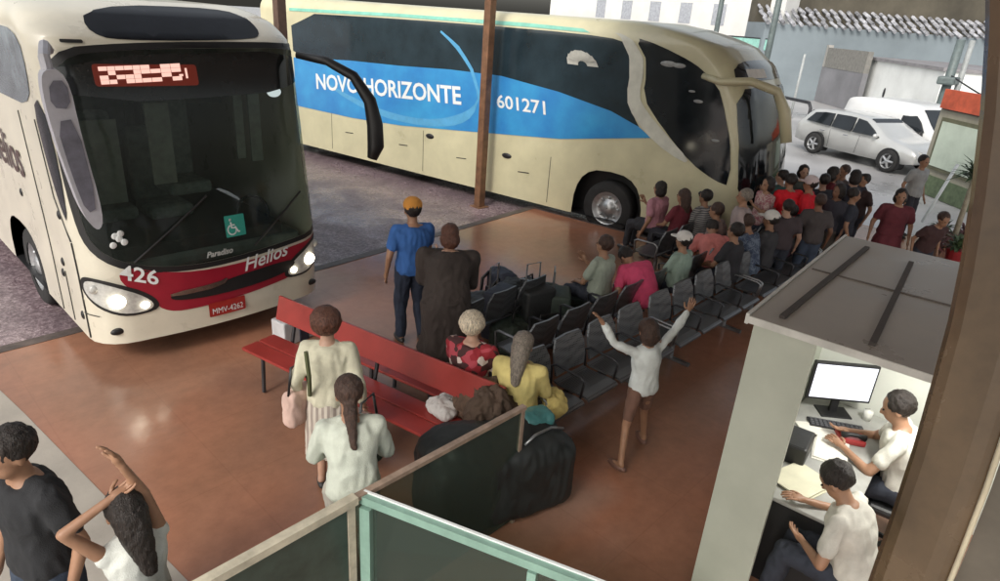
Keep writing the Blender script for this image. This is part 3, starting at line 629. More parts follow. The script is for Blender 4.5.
        if hairstyle == 'bob': ellip(bm, Hh((0, -.04, -.03)), (.098*hs, .085*hs, .10*hs), N, 16)
        def cutface(b):
            pass
        remeshed('hair', bm, max(vox*.8, .010), hairm(hair), root, 1, .007*hs, 22, sd)
    for s in (-1, 1):
        b = bmesh.new(); ellip(b, head+N @ (Vector((s*.030, .083, .008))*hs), (.012*hs, .008*hs, .007*hs), N, 8)
        link('eye', b, mat('eye_dark', (.02, .015, .012), .25, var=.1), root, True)
    if hat:
        b = bmesh.new(); c = head+N @ (Vector((0, -.01, .065))*hs)
        ellip(b, c, (.098*hs, .112*hs, .088*hs), N, 18)
        if hat == 'cap': ellip(b, c+N @ Vector((0, .12, -.015))*hs, (.07*hs, .085*hs, .012*hs), N, 14)
        if hat == 'brim': ellip(b, c-N @ Vector((0, 0, .02))*hs, (.17*hs, .19*hs, .014*hs), N, 20)
        link('cap' if hat == 'cap' else 'hat', b, cloth('hat_%02x%02x%02x' % tuple(int(q*255) for q in hatcol), hatcol), root, True)
    return root, dict(head=head, wr=wr, N=N, sh=sh, pel=pel)
def local_to(root, p): return root.matrix_basis @ Vector(p)
M['floral'] = None
mm, n, l, b = nodes_mat('floral_cloth'); tcn = n.new('ShaderNodeTexCoord').outputs['Object']
vo = n.new('ShaderNodeTexVoronoi'); vo.inputs['Scale'].default_value = 15; l.new(tcn, vo.inputs['Vector'])
rr_ = ramp(n, l, vo.outputs['Color'], [(.3, (.30, .02, .03)), (.45, (.65, .55, .5)), (.55, (.06, .02, .02)), (.7, (.42, .06, .08))]); rr_.color_ramp.interpolation = 'CONSTANT'; l.new(rr_.outputs[0], b.inputs['Base Color']); b.inputs['Roughness'].default_value = .85
M['floral'] = mm
mm, n, l, b = nodes_mat('striped_cloth'); tcn = n.new('ShaderNodeTexCoord').outputs['Object']
wv = n.new('ShaderNodeTexWave'); wv.inputs['Scale'].default_value = 7; wv.inputs['Distortion'].default_value = .6; l.new(tcn, wv.inputs['Vector'])
rr_ = ramp(n, l, wv.outputs[0], [(.4, (.55, .50, .43)), (.7, (.32, .27, .24))]); l.new(rr_.outputs[0], b.inputs['Base Color']); b.inputs['Roughness'].default_value = .85
M['striped'] = mm
def print_cloth(name, c1, c2, scale, kind='check'):
    q, n, l, b = nodes_mat(name); tc_ = n.new('ShaderNodeTexCoord').outputs['Object']
    if kind == 'stripe':
        t = n.new('ShaderNodeTexWave'); t.bands_direction = 'Z'; t.inputs['Scale'].default_value = scale; t.inputs['Distortion'].default_value = 1.2; l.new(tc_, t.inputs[0]); o_ = t.outputs[0]
    else: t = noise_n(n, l, scale, 3, .7, tc_, 1.5); o_ = t.outputs[0]
    r = ramp(n, l, o_, [(.46, c1), (.56, c2)]); l.new(r.outputs[0], b.inputs['Base Color']); b.inputs['Roughness'].default_value = .88; return q
PR = [print_cloth('print_grey_stripe', (.10, .10, .11), (.34, .33, .32), 9, 'stripe'), print_cloth('print_blue', (.05, .07, .12), (.16, .20, .26), 16), print_cloth('print_pinkflower', (.35, .12, .14), (.55, .42, .38), 18), print_cloth('print_red_stripe', (.30, .02, .03), (.06, .02, .02), 7, 'stripe')]
M['metal_dark'] = mat('dark_metal', (.05, .05, .055), .4, .6, var=.3)
M['metal_grey'] = mat('grey_metal', (.30, .31, .32), .35, .8, var=.2, rvar=.08)
# ------------------------------------------------------------------ station structure: posts, pillar, partition
def post(x, y, w, z1, mt, label, zb=-.16):
    t = empty('roof_post', (x, y, zb), 0, label, 'post', 'posts carrying the station roof')
    b = bmesh.new(); box(b, -w/2, -w/2, 0, w/2, w/2, z1, .012); link('shaft', b, mt, t)
    b = bmesh.new(); box(b, -w*.9, -w*.9, 0, w*.9, w*.9, .02, .005); link('base_plate', b, mt, t); return t
rust = mat('rusty_brown_paint', (.17, .085, .045), .5, bump=.3, bscale=20, var=.35, vscale=5)
post(9.80, 9.75, .17, 5.6, rust, 'brown steel post standing in front of the cream and blue coach')
post(6.18, 11.3, .17, 5.6, mat('dark_brown_paint', (.10, .06, .045), .5, var=.3), 'brown post of which only the top shows between the two coaches')
# station roof above the platform, just out of the picture
ro = empty('station_roof', (0, 0, 5.25), 0, 'corrugated station roof carried by brown posts over the waiting area', 'roof')
b = bmesh.new(); k = 0; X0, X1, Y0, Y1 = -2.2, 15.4, -3.6, 7.0
N_ = 120; up_ = [[b.verts.new((X0+(X1-X0)*i/N_, y_, .03*(i % 2)+dz)) for i in range(N_+1)] for (y_, dz) in ((Y0, 0), (Y1, .0), (Y1, .06), (Y0, .06))]
for r_ in range(4):
    for i in range(N_): b.faces.new((up_[r_][i], up_[r_][i+1], up_[(r_+1) % 4][i+1], up_[(r_+1) % 4][i]))
for i in (0, N_): b.faces.new([up_[r_][i] for r_ in range(4)])
link('sheeting', b, mat('roof_sheet', (.60, .59, .56), .5, .0, var=.15, vscale=.6), ro)
for y_ in (-3, 0.2, 3.4, 6.4):
    b = bmesh.new(); box(b, X0, y_, -.18, X1, y_+.12, -.02); link('beam', b, rust, ro)
# big column beside the camera, bowing inward towards its top
edge = [(870, 640), (868, 581), (889, 520), (912, 450), (932, 380), (948, 320), (960, 262), (971, 190), (980, 110), (985, 30), (986, -60)]
pts = []
for (px_, py_) in edge:
    d = AD + AR*((px_-500)/FPX) - AU*((py_-290.5)/FPX); t = 1.55/d.x; pts.append(Vector((0, 0, CAMH))+d*t)
colm = empty('column', (pts[0].x, pts[0].y-.2, 0), 0, 'thick brown glossy column running up the right edge with a thin cream strip along it', 'column')
pts = [pts[0]+(pts[0]-pts[1])*6]+pts
b = bmesh.new(); rings = []
for i, p in enumerate(pts):
    prof = [(0, 0), (.010, -.02), (.03, -.035), (.10, -.04), (.125, -.035), (.14, -.03), (.14, .25), (0, .25)]
    rings.append([b.verts.new((p.x+q[1]-colm.location.x, p.y-q[0]-colm.location.y, p.z)) for q in prof])
for i in range(len(rings)-1):
    for j in range(len(rings[0])): b.faces.new((rings[i][j], rings[i][(j+1) % len(rings[0])], rings[i+1][(j+1) % len(rings[0])], rings[i+1][j]))
b.faces.new(rings[0]); b.faces.new(rings[-1][::-1])
link('shaft', b, mat('column_brown', (.115, .075, .042), .22, bump=.12, bscale=6, var=.4, vscale=3, coat=.3, rvar=.1), colm)
b = bmesh.new(); tube(b, [(p.x-.035-colm.location.x, p.y-.146-colm.location.y, p.z) for p in pts], .0055, 8); link('cream_strip', b, mat('cream_paint', (.62, .55, .40), .5, var=.15), colm, True)
b = bmesh.new(); rings = []
for p in pts:
    prof = [(.153, -.02), (.55, -.02), (.55, .1), (.153, .1)]
    rings.append([b.verts.new((p.x+q[1]-colm.location.x, p.y-q[0]-colm.location.y, p.z)) for q in prof])
for i in range(len(rings)-1):
    for j in range(4): b.faces.new((rings[i][j], rings[i][(j+1) % 4], rings[i+1][(j+1) % 4], rings[i+1][j]))
b.faces.new(rings[0]); b.faces.new(rings[-1][::-1])
link('side_panel', b, mat('greybrown_wall', (.14, .12, .095), .5, var=.25, vscale=4, bump=.1), colm)
# partition: rail along y=2.59 and green framed bay turning towards the camera
M['pgreen'] = mat('partition_green', (.22, .36, .30), .42, var=.2, vscale=5, bump=.08, bscale=15)
M['pcream'] = mat('partition_cream', (.50, .46, .36), .5, var=.25, vscale=8, bump=.15)
M['pbrown'] = mat('partition_brown_rail', (.30, .22, .17), .5, var=.3, vscale=14, bump=.2)
tint = glass_mat('tinted_pane', (.62, .70, .64), .70, (.10, .13, .115))
def bar(bm, a, c, w, h, mi=0):
    a, c = Vector(a), Vector(c); d = (c-a).normalized(); s = Vector((-d.y, d.x, 0)); s = s.normalized() if s.length > .01 else Vector((1, 0, 0)); u = s.cross(d)*-1
    vs = [bm.verts.new(q+s*i*w/2+u*j*h/2) for q in (a, c) for i in (-1, 1) for j in (-1, 1)]
    for q in ((0,1,3,2),(4,6,7,5),(0,4,5,1),(2,3,7,6),(0,2,6,4),(1,5,7,3)): bm.faces.new([vs[i] for i in q])
pA = empty('partition', (.5, 2.56, 0), 0, 'low glazed partition with a pale top rail crossing the bottom of the picture towards the black bundle', 'partition')
b = bmesh.new(); bar(b, (-.3, 0, 1.08), (1.215, .03, 1.08), .06, .05); link('top_rail', b, M['pcream'], pA)
b = bmesh.new(); bar(b, (1.218, .03, 1.085), (2.70, .03, 1.085), .045, .03); link('far_rail', b, M['pbrown'], pA)
b = bmesh.new(); bar(b, (1.17, .03, 0), (1.17, .03, 1.05), .05, .05); link('post', b, M['pcream'], pA)
b = bmesh.new(); box(b, -.3, .01, .08, 1.14, .018, 1.05); link('pane', b, mat('dark_green_pane', (.055, .085, .072), .2, var=.3, vscale=2), pA)
b = bmesh.new(); box(b, 1.20, .026, .03, 2.68, .034, 1.07); link('pane', b, tint, pA)
b = bmesh.new(); bar(b, (2.68, .03, 0), (2.68, .03, 1.069), .03, .03); link('post', b, M['pbrown'], pA)
q0 = at(362, 494, 1.09); q1 = at(612, 590, 1.09)
ang = math.atan2(q1.y-q0.y, q1.x-q0.x); Lg = (q1-q0).length
pB = empty('partition', (q0.x, q0.y, 0), ang, 'green framed glazed partition turning from the corner post towards the lower right', 'partition')
b = bmesh.new(); bar(b, (0, 0, 1.062), (Lg+.4, 0, 1.062), .045, .055); link('top_rail', b, M['pgreen'], pB)
b = bmesh.new(); bar(b, (0, .024, 1.096), (Lg+.4, .024, 1.096), .015, .012); link('white_edge', b, M['text'], pB)
b = bmesh.new(); bar(b, (.04, 0, 0), (.04, 0, 1.018), .07, .075); link('post', b, M['pgreen'], pB)
b = bmesh.new(); bar(b, (Lg*.72, 0, 0), (Lg*.72, 0, 1.018), .05, .05); link('post', b, M['pgreen'], pB)
b = bmesh.new(); box(b, .08, -.004, .1, Lg*.72-.03, .004, 1.018); link('pane', b, tint, pB)
b = bmesh.new(); box(b, Lg*.72+.03, -.004, .1, Lg+.4, .004, 1.018); link('pane', b, tint, pB)
b = bmesh.new(); bar(b, (.08, 0, .06), (Lg+.4, 0, .06), .05, .07); link('bottom_rail', b, M['pgreen'], pB)
# black bundle behind the partition
bl = empty('luggage_bundle', (3.3, 2.78, 0), R(-16), 'large black rounded bundle of luggage on the floor beyond the end of the rail', 'luggage')
b = bmesh.new(); box(b, -.75, -.28, .02, .42, .30, .72, .12, 4); ellip(b, (.15, .05, .62), (.30, .24, .16)); ellip(b, (-.45, .05, .70), (.34, .24, .14)); box(b, -.1, -.30, .02, .5, .2, .66, .12, 4)
remeshed('wrap', b, .02, mat('black_plastic_wrap', (.016, .019, .019), .55, bump=.3, bscale=12, var=.3, rvar=.12), bl, 5, .014, 4, 3)
b = bmesh.new(); box(b, .12, -.05, .66, .40, .16, .80, .04, 3); remeshed('teal_highlight', b, .015, mat('teal_highlight', (.06, .20, .20), .4, bump=.3, var=.2), bl, 2, .01, 8, 1)  # teal block standing in for the highlight on top of the black wrap
b = bmesh.new(); tube(b, [(.0, -.2, .72), (.1, -.18, .765), (.28, -.14, .76), (.42, -.12, .70)], .012, 6); link('strap', b, M['metal_grey'], bl, True)
# ------------------------------------------------------------------ booth
bth = empty('ticket_booth', (3.62, 1.25, 0), math.atan2(.18, 2.28), 'white ticket booth with a brown battened flat roof and an open lit front', 'ticket booth')
BL, BW, BH = 2.28, 2.1, 2.18   # x = length away from the camera, -y = width
M['boothw'] = mat('booth_wall', (.42, .44, .37), .5, var=.1, vscale=1.5, bump=.06, rvar=.1)
M['boothin'] = mat('booth_inner', (.72, .74, .68), .6, var=.06, vscale=2)
M['broof'] = mat('booth_roof', (.31, .28, .245), .34, var=.16, vscale=1.2, bump=.06, bscale=8, rvar=.12)
b = bmesh.new(); box(b, 0, -.355, 0, .04, 0, BH); link('front_panel', b, M['boothw'], bth)
b = bmesh.new(); box(b, .04, -.04, 0, BL, 0, BH); link('side_wall', b, M['boothw'], bth)
b = bmesh.new(); box(b, BL-.04, -BW, 0, BL, -.04, BH-.001); link('rear_wall', b, M['boothin'], bth)
b = bmesh.new(); box(b, 0, -BW-.04, 0, BL, -BW, BH); link('side_wall', b, M['boothw'], bth)
rf = bmesh.new(); box(rf, -.02, -BW-.04, BH, BL+.03, .03, BH+.035, .006); rfo = link('roof', rf, M['broof'], bth)
def loc_on(o, x, y, z):
    w = at(x, y, z); return o.matrix_basis.inverted() @ w
for (p, q) in (((782, 318), (867, 248)), ((872, 345), (911, 263))):
    a, c = loc_on(bth, *p, BH+.04), loc_on(bth, *q, BH+.04); b = bmesh.new(); bar(b, (a.x, a.y, BH+.045), (c.x, c.y, BH+.045), .035, .02); link('roof_batten', b, mat('batten_dark', (.05, .04, .035), .6, var=.2), rfo)
b = bmesh.new(); box(b, 1.15, -BW, BH+.0351, 1.17, -.0, BH+.041); link('roof_joint', b, mat('joint', (.12, .10, .085), .6, var=.2), rfo)
b = bmesh.new(); box(b, -.026, .031, BH-.02, BL+.03, .05, BH+.045); link('edge_trim', b, mat('trim_white', (.55, .54, .50), .4, var=.15), bth)
b = bmesh.new(); box(b, -.032, -BW, BH-.01, -.022, .03, BH+.034); link('front_trim', b, mat('trim_white', (.55, .54, .50)), bth)
b = bmesh.new(); box(b, .9, -1.2, BH-.06, 1.5, -1.05, BH-.02, .01); link('ceiling_lamp', b, mat('booth_lamp', (.9, .9, .9), .4, emis=(1, .98, .92), es=14), bth)
ll = bpy.data.lights.new('booth_light', 'AREA'); ll.shape = 'RECTANGLE'; ll.size = .6; ll.size_y = .15; ll.energy = 26; ll.color = (1, .98, .92)
lo = bpy.data.objects.new('booth_light', ll); C.objects.link(lo); lo.parent = bth; lo.location = (1.2, -1.12, BH-.07)
DZ = .76
dk = empty('desk', bth.matrix_basis @ Vector((1.2, -.05, 0)), bth.rotation_euler.z, 'dark office desk inside the booth covered with papers and keyboards', 'desk')
b = bmesh.new(); box(b, -.75, -.72, DZ-.03, 1.0, 0, DZ, .008); link('desktop', b, mat('desk_white', (.34, .34, .32), .5, var=.15), dk)
for xx in (-.72, .94):
    b = bmesh.new(); box(b, xx, -.68, 0, xx+.04, -.04, DZ-.031); link('side_board', b, M['black'], dk)
b = bmesh.new(); box(b, -.68, -.03, .2, .94, -.005, DZ-.031); link('back_board', b, M['black'], dk)
# ------------------------------------------------------------------ things in the booth
mt_ = empty('monitor', (5.60, 1.10, DZ), R(-50), 'computer monitor with a white lit screen on the booth desk', 'monitor')
b = bmesh.new(); box(b, -.27, -.02, .13, .27, .02, .49, .008); link('casing', b, M['black'], mt_)
b = bmesh.new(); box(b, -.25, -.026, .155, .25, -.021, .47); link('screen', b, mat('screen_lit', (.5, .5, .55), .3, emis=(.86, .88, 1), es=.85), mt_)
b = bmesh.new(); box(b, -.03, .0, .0, .03, .03, .2); box(b, -.13, -.09, 0, .13, .09, .012, .004); link('stand', b, M['black'], mt_)
def keyboard(x, y, rz, label):
    t = empty('keyboard', (x, y, DZ), rz, label, 'keyboard', 'keyboards on the booth desk'); b = bmesh.new(); box(b, -.22, -.07, 0, .22, .07, .018, .006); link('tray', b, M['black'], t)
    b = bmesh.new()
    for i in range(12):
        for j in range(4): box(b, -.205+i*.035, -.058+j*.03, .018, -.205+i*.035+.028, -.058+j*.03+.024, .026)
    link('keys', b, mat('key_grey', (.06, .06, .065), .5, var=.2), t)
keyboard(5.38, 1.0, R(-60), 'black keyboard in front of the white lit monitor')
paperm = mat('paper', (.72, .70, .64), .7, var=.08, vscale=10)
def papers(x, y, rz, w, h, n_, label, mt=None):
    b = bmesh.new()
    for i in range(n_):
        a = random.uniform(-.12, .12); Mx = Matrix.Translation((random.uniform(-.015, .015), random.uniform(-.015, .015), 0)) @ Matrix.Rotation(a, 4, 'Z'); box(b, -w/2, -h/2, .002+i*.006, w/2, h/2, .0065+i*.006, M=Mx)
    o = link('paper_stack', b, mt or paperm); o.location = (x, y, DZ); o.rotation_euler = (0, 0, rz); return tag(o, label, 'paper', 'papers on the booth desk')
papers(4.98, .92, R(20), .34, .24, 3, 'white papers under the hands of the man at the monitor')
papers(4.42, .93, R(75), .30, .36, 4, 'yellowish white paper stack in front of the nearer clerk', mat('paper_yellow', (.62, .60, .46), .7, var=.1))
papers(5.20, 1.10, R(50), .2, .28, 2, 'small white sheet beside the keyboard near the monitor')
b = bmesh.new(); tube(b, [(0, 0, 0), (0, 0, .09)], [.035, .038], 14); o = link('cup', b, mat('cup_white', (.7, .7, .66), .4, var=.1), None, True); o.location = (5.72, .86, DZ); tag(o, 'small white cup on the booth desk right of the monitor', 'cup')
t = empty('phone', (5.28, .86, DZ), R(30), 'small red and dark desk phone between the man and the monitor', 'phone')
b = bmesh.new(); box(b, -.09, -.1, 0, .09, .1, .05, .015); link('base', b, mat('phone_red', (.40, .04, .04), .4, var=.2), t)
b = bmesh.new(); tube(b, [(-.06, -.09, .07), (-.06, -.03, .085), (-.06, .03, .085), (-.06, .09, .07)], [.028, .018, .018, .028], 8); link('handset', b, M['black'], t, True)
b = bmesh.new(); box(b, -.16, -.12, 0, .16, .12, .16, .02); o = link('printer', b, M['black']); o.location = (4.72, 1.12, DZ); o.rotation_euler = (0, 0, R(8)); tag(o, 'black ticket printer on the desk between the two clerks', 'printer')
def office_chair(x, y, rz, label):
    t = empty('office_chair', (x, y, 0), rz, label, 'office chair', 'office chairs in the booth')
    b = bmesh.new(); box(b, -.24, -.22, .40, .24, .24, .47, .03); link('seat', b, M['black'], t)
    b = bmesh.new(); box(b, -.21, -.30, .56, .21, -.25, .92, .03); box(b, -.03, -.31, .42, .03, -.28, .7); link('backrest', b, M['black'], t)
    b = bmesh.new(); tube(b, [(0, 0, .06), (0, 0, .40)], .03, 8)
    for i in range(5): a = 2*math.pi*i/5; tube(b, [(0, 0, .08), (.28*math.cos(a), .28*math.sin(a), .04)], .02, 6); ellip(b, (.28*math.cos(a), .28*math.sin(a), .03), (.03, .03, .03), n=8)
    link('base', b, M['black'], t)
office_chair(5.25, .36, R(8), 'black office chair under the man at the monitor'); office_chair(4.02, .30, R(5), 'black office chair under the clerk nearest the front')
WHITE = (.62, .61, .55)
person(5.25, .42, 100, 'man in a white short sleeved shirt sitting at the monitor inside the booth', 'sit', lean=14, nod=12, arms=('desk', 'desk'), top=WHITE, skn='tan', seat=.47, h=1.74, group='clerks in the booth')
person(4.02, .38, 88, 'clerk in a white shirt sitting nearer the booth front with head bowed over papers', 'sit', lean=20, nod=28, arms=('front', 'desk'), top=(.58, .56, .50), skn='tan', seat=.47, h=1.68, group='clerks in the booth')
# ------------------------------------------------------------------ seating
mm, n, l, b = nodes_mat('perforated_metal'); tcn = n.new('ShaderNodeTexCoord').outputs['Object']
vo = n.new('ShaderNodeTexVoronoi'); vo.inputs['Scale'].default_value = 48; vo.inputs['Randomness'].default_value = 0; l.new(tcn, vo.inputs['Vector'])
rr_ = ramp(n, l, vo.outputs['Distance'], [(.30, (.02, .02, .022)), (.36, (.13, .135, .14))]); l.new(rr_.outputs[0], b.inputs['Base Color']); b.inputs['Metallic'].default_value = .35; b.inputs['Roughness'].default_value = .28
M['perf'] = mm
def seat_mesh():
    b = bmesh.new(); P = [(.0, .405), (.03, .425), (.12, .43), (.25, .418), (.38, .415), (.44, .43)]
    for i in range(len(P)): pass
    x0, x1 = -.245, .245; top = []; bot = []
    for (y, z) in P: top.append([b.verts.new((x, y, z)) for x in (x0, x1)]); bot.append([b.verts.new((x, y, z-.022)) for x in (x0, x1)])
    for i in range(len(P)-1):
        b.faces.new((top[i][0], top[i][1], top[i+1][1], top[i+1][0])); b.faces.new((bot[i][0], bot[i+1][0], bot[i+1][1], bot[i][1]))
        for k in (0, 1): b.faces.new((top[i][k], top[i+1][k], bot[i+1][k], bot[i][k]))
    b.faces.new((top[0][0], top[0][1], bot[0][1], bot[0][0])); b.faces.new((top[-1][0], bot[-1][0], bot[-1][1], top[-1][1])); return b
def back_mesh():
    b = bmesh.new(); S_ = [(.455, .47), (.47, .58), (.50, .72), (.535, .84)]; W_ = [.225, .245, .24, .19]; a = []; c = []
    for (y, z), w in zip(S_, W_):
        a.append([b.verts.new((x*w, y-.012+abs(x)*-.02, z)) for x in (-1, -.5, 0, .5, 1)]); c.append([b.verts.new((x*w, y+.012-abs(x)*.02, z)) for x in (-1, -.5, 0, .5, 1)])
    for i in range(3):
        for k in range(4): b.faces.new((a[i][k], a[i][k+1], a[i+1][k+1], a[i+1][k])); b.faces.new((c[i][k], c[i+1][k], c[i+1][k+1], c[i][k+1]))
        for k in (0, 4): b.faces.new((a[i][k], a[i+1][k], c[i+1][k], c[i][k]))
    for i in (0, 3):
        for k in range(4): b.faces.new((a[i][k], a[i][k+1], c[i][k+1], c[i][k]))
    return b
SM = []
def beam_bench(x, y, rz, n_, label, arms=True):
    t = empty('beam_bench', (x, y, 0), R(rz), label, 'bench', 'dark metal beam benches of the waiting area'); P = .555
    b = bmesh.new(); bar(b, (.05, .27, .36), (n_*P-.05, .27, .36), .06, .05); link('beam', b, M['metal_dark'], t)
    for i in range(n_):
        cx = P*(i+.5)
        if not SM: SM.append(link('seat', seat_mesh(), M['perf'], t)); SM.append(link('backrest', back_mesh(), M['perf'], t)); so_, bo_ = SM
        else:
            so_ = bpy.data.objects.new('seat', SM[0].data); C.objects.link(so_); so_.parent = t; bo_ = bpy.data.objects.new('backrest', SM[1].data); C.objects.link(bo_); bo_.parent = t
        so_.location = (cx, 0, 0); bo_.location = (cx, 0, 0)
    for xx in ((.4, n_*P-.4)):
        b = bmesh.new(); bar(b, (xx, .27, .335), (xx, .27, .03), .05, .05) if 0 else tube(b, [(xx, .27, .34), (xx, .27, .03)], .028, 8); bar(b, (xx, .02, .02), (xx, .52, .02), .05, .035); link('leg', b, M['metal_grey'], t)
    if arms:
        for i in range(n_+1):
            xx = P*i; b = bmesh.new(); tube(b, [(xx, .44, .36), (xx, .46, .60), (xx, .40, .635), (xx, .10, .625), (xx, .05, .60), (xx, .08, .40)], .014, 6); link('armrest', b, M['metal_grey'] if i in (0, n_) else M['metal_dark'], t, True)
    return t
beam_bench(3.98, 2.92, 0, 4, 'four seat dark metal bench facing the camera beside the yellow clothes')
beam_bench(6.28, 2.92, .2, 4, 'four seat dark metal bench facing the camera right behind the girl with raised arms')
beam_bench(8.58, 2.93, .2, 4, 'third four seat dark metal bench of the front row counted from the yellow bag')
beam_bench(10.88, 2.94, .2, 3, 'three seat dark metal bench at the far end of the front row')
beam_bench(10.9, 5.25, 182, 4, 'dark metal bench with its backs to the camera nearest the coach wheel')
beam_bench(6.85, 4.30, 180, 4, 'dark metal bench with its backs to the camera under the green shirted sitter')
beam_bench(9.15, 4.34, 180, 4, 'dark metal bench with its backs to the camera under the sitter in the salmon top')
beam_bench(11.45, 4.38, 180, 4, 'dark metal bench with its backs to the camera in front of the coach nose')
beam_bench(5.95, 5.15, 182, 3, 'dark metal bench hidden among dark bags behind the old woman with white hair')
# red benches
M['redp'] = mat('red_plank', (.27, .030, .024), .38, var=.15, vscale=4, bump=.12, bscale=20, rvar=.1)
def red_bench(x, y, rz, L, label, back=True):
    t = empty('slat_bench', (x, y, 0), rz, label, 'bench', 'red plank benches')
    b = bmesh.new(); box(b, .0, 0, .43, .19, L, .46, .006); link('seat_plank', b, M['redp'], t)
    b = bmesh.new(); box(b, .21, 0, .43, .40, L, .46, .006); link('seat_plank', b, M['redp'], t)
    Mx = Matrix.Translation((.45, 0, .62)) @ Matrix.Rotation(R(14), 4, 'Y'); b = bmesh.new(); box(b, -.015, 0, 0, .015, L, .26, .006, M=Mx)
    link('back_plank', b, M['redp'], t) if back else b.free()
    for yy in (.25, L/2, L-.25):
        b = bmesh.new(); tube(b, [(.04, yy, .015), (.06, yy, .41)], .02, 8); tube(b, [(.40, yy, .015), (.43, yy, .42)]+([(.475, yy, .62), (.53, yy, .84)] if back else []), .02, 8); bar(b, (.03, yy, .415), (.42, yy, .415), .03, .025); link('leg', b, M['metal_dark'], t)
    return t
red_bench(2.92, 2.98, R(10), 2.75, 'long red plank bench whose seat faces the path behind the two women') if 0 else None
t = red_bench(3.05, 3.0, R(10.5), 2.85, 'long red plank bench whose empty seat faces the striped dress woman')
t = red_bench(3.62, 3.0, R(10.5), 2.0, 'backless red plank bench behind the long one, holding the white haired woman', back=False)
# ------------------------------------------------------------------ luggage and small things
def duffel(x, y, rz, s, mt, label):
    t = empty('bag', (x, y, 0), R(rz), label, 'bag', 'dark bags piled behind the benches')
    b = bmesh.new(); box(b, -.32*s, -.17*s, .0, .32*s, .17*s, .34*s, .09*s, 4); remeshed('shell', b, .018, mt, t, 2, .02, 6, s*7)
    b = bmesh.new(); tube(b, [(-.14*s, -.05, .33*s), (-.12*s, -.04, .44*s), (.12*s, -.04, .44*s), (.14*s, -.05, .33*s)], .013, 6); link('handle', b, M['black'], t, True); return t
def backpack(x, y, z, rz, s, mt, label):
    t = empty('backpack', (x, y, z), R(rz), label, 'backpack', 'backpacks'); b = bmesh.new(); box(b, -.17*s, -.11*s, 0, .17*s, .11*s, .46*s, .08*s, 4); box(b, -.13*s, -.17*s, .04*s, .13*s, -.05*s, .25*s, .05*s, 3); remeshed('shell', b, .016, mt, t, 2, .012, 8, s*3)
    for q in (-.1, .1):
        b = bmesh.new(); tube(b, [(q*s, .10*s, .42*s), (q*s, .17*s, .36*s), (q*s, .18*s, .2*s), (q*s, .11*s, .08*s)], .016*s, 6); link('strap', b, M['black'], t, True)
    return t
def suitcase(x, y, rz, h, mt, label):
    t = empty('suitcase', (x, y, 0), R(rz), label, 'suitcase', 'suitcases'); b = bmesh.new(); box(b, -.22, -.13, .05, .22, .13, h, .04, 3); link('shell', b, mt, t, True)
    b = bmesh.new(); tube(b, [(-.1, .1, h-.02), (-.1, .1, h+.28), (.1, .1, h+.28), (.1, .1, h-.02)], .011, 6); link('handle', b, M['metal_grey'], t)
    for q in (-.17, .17): b = bmesh.new(); ellip(b, (q, 0, .03), (.025, .03, .03), n=8); link('wheel', b, M['black'], t, True)
    return t
dk1 = mat('bag_black', (.022, .024, .024), .6, bump=.4, bscale=20, var=.4); dk2 = mat('bag_greenblack', (.03, .045, .035), .65, bump=.4, bscale=20, var=.4); dk3 = mat('bag_navy', (.025, .03, .05), .6, bump=.3, var=.3)
def on_floor(px_, py_, z=0): w = at(px_, py_, z); return w.x, w.y
x, y = on_floor(512, 345); duffel(x, y, 20, 1.15, dk2, 'dark green duffel bag lying nearest behind the white haired woman')
x, y = on_floor(545, 345); duffel(x, y, -25, 1.0, dk1, 'black duffel bag at the end of the bag pile by the chair backs')
x, y = on_floor(525, 322); duffel(x, y, 60, 1.1, dk1, 'black duffel bag in the middle of the pile')
x, y = on_floor(497, 338); suitcase(x, y, 15, .68, dk3, 'dark navy suitcase with its grey handle pulled up beside the man in the brown coat')
x, y = on_floor(532, 340); suitcase(x, y, -12, .72, dk1, 'tall black suitcase standing in the bag pile')
x, y = on_floor(556, 335); suitcase(x, y, 40, .62, dk2, 'short dark green suitcase at the right of the bag pile')
x, y = on_floor(508, 322); backpack(x, y, 0, 30, 1.3, dk1, 'big black backpack standing on the floor in the bag pile')
x, y = on_floor(543, 322); backpack(x, y, 0, -60, 1.2, dk2, 'dark green backpack leaning at the back of the bag pile')
x, y = on_floor(488, 330); duffel(x, y, 80, 1.25, dk1, 'largest black duffel bag right beside the brown coat')
x, y = on_floor(522, 308); duffel(x, y, 10, 1.1, dk1, 'black duffel bag at the far edge of the pile')
x, y = on_floor(560, 318); duffel(x, y, -50, 1.05, dk2, 'dark green duffel bag at the far right of the pile')
x, y = on_floor(500, 312); backpack(x, y, 0, 75, 1.35, dk3, 'dark navy backpack at the far left of the bag pile')
# box under the coach nose
t = empty('bin', (3.50, 6.45, 0), R(8), 'low white box with a dark band standing under the nose of the white coach', 'bin')
b = bmesh.new(); box(b, -.26, -.12, 0, .26, .12, .30, .015); link('case', b, mat('bin_white', (.52, .53, .55), .5, var=.15), t)
b = bmesh.new(); box(b, -.05, -.135, .0, .08, .135, .325, .01); link('band', b, dk3, t)
def cloth_heap(x, y, z, s, mt, label, cat='cloth', seed=0, w=(1, 1, 1)):
    b = bmesh.new(); rn = random.Random(seed)
    for i in range(5): ellip(b, (rn.uniform(-.12, .12)*s*w[0], rn.uniform(-.12, .12)*s*w[1], .05*s*w[2]), (rn.uniform(.10, .17)*s*w[0], rn.uniform(.10, .17)*s*w[1], rn.uniform(.06, .10)*s*w[2]))
    for v in b.verts: v.co.z = max(.0, v.co.z)
    o = remeshed('cloth_bundle', b, .014, mt, None, 2, .025*s, 9, seed); o.location = (x, y, z); return tag(o, label, cat)
w = at(446, 410, .47); cloth_heap(w.x, w.y, .462, .75, cloth('cloth_white', (.62, .60, .58)), 'white folded cloth lying on the near red bench', seed=4)
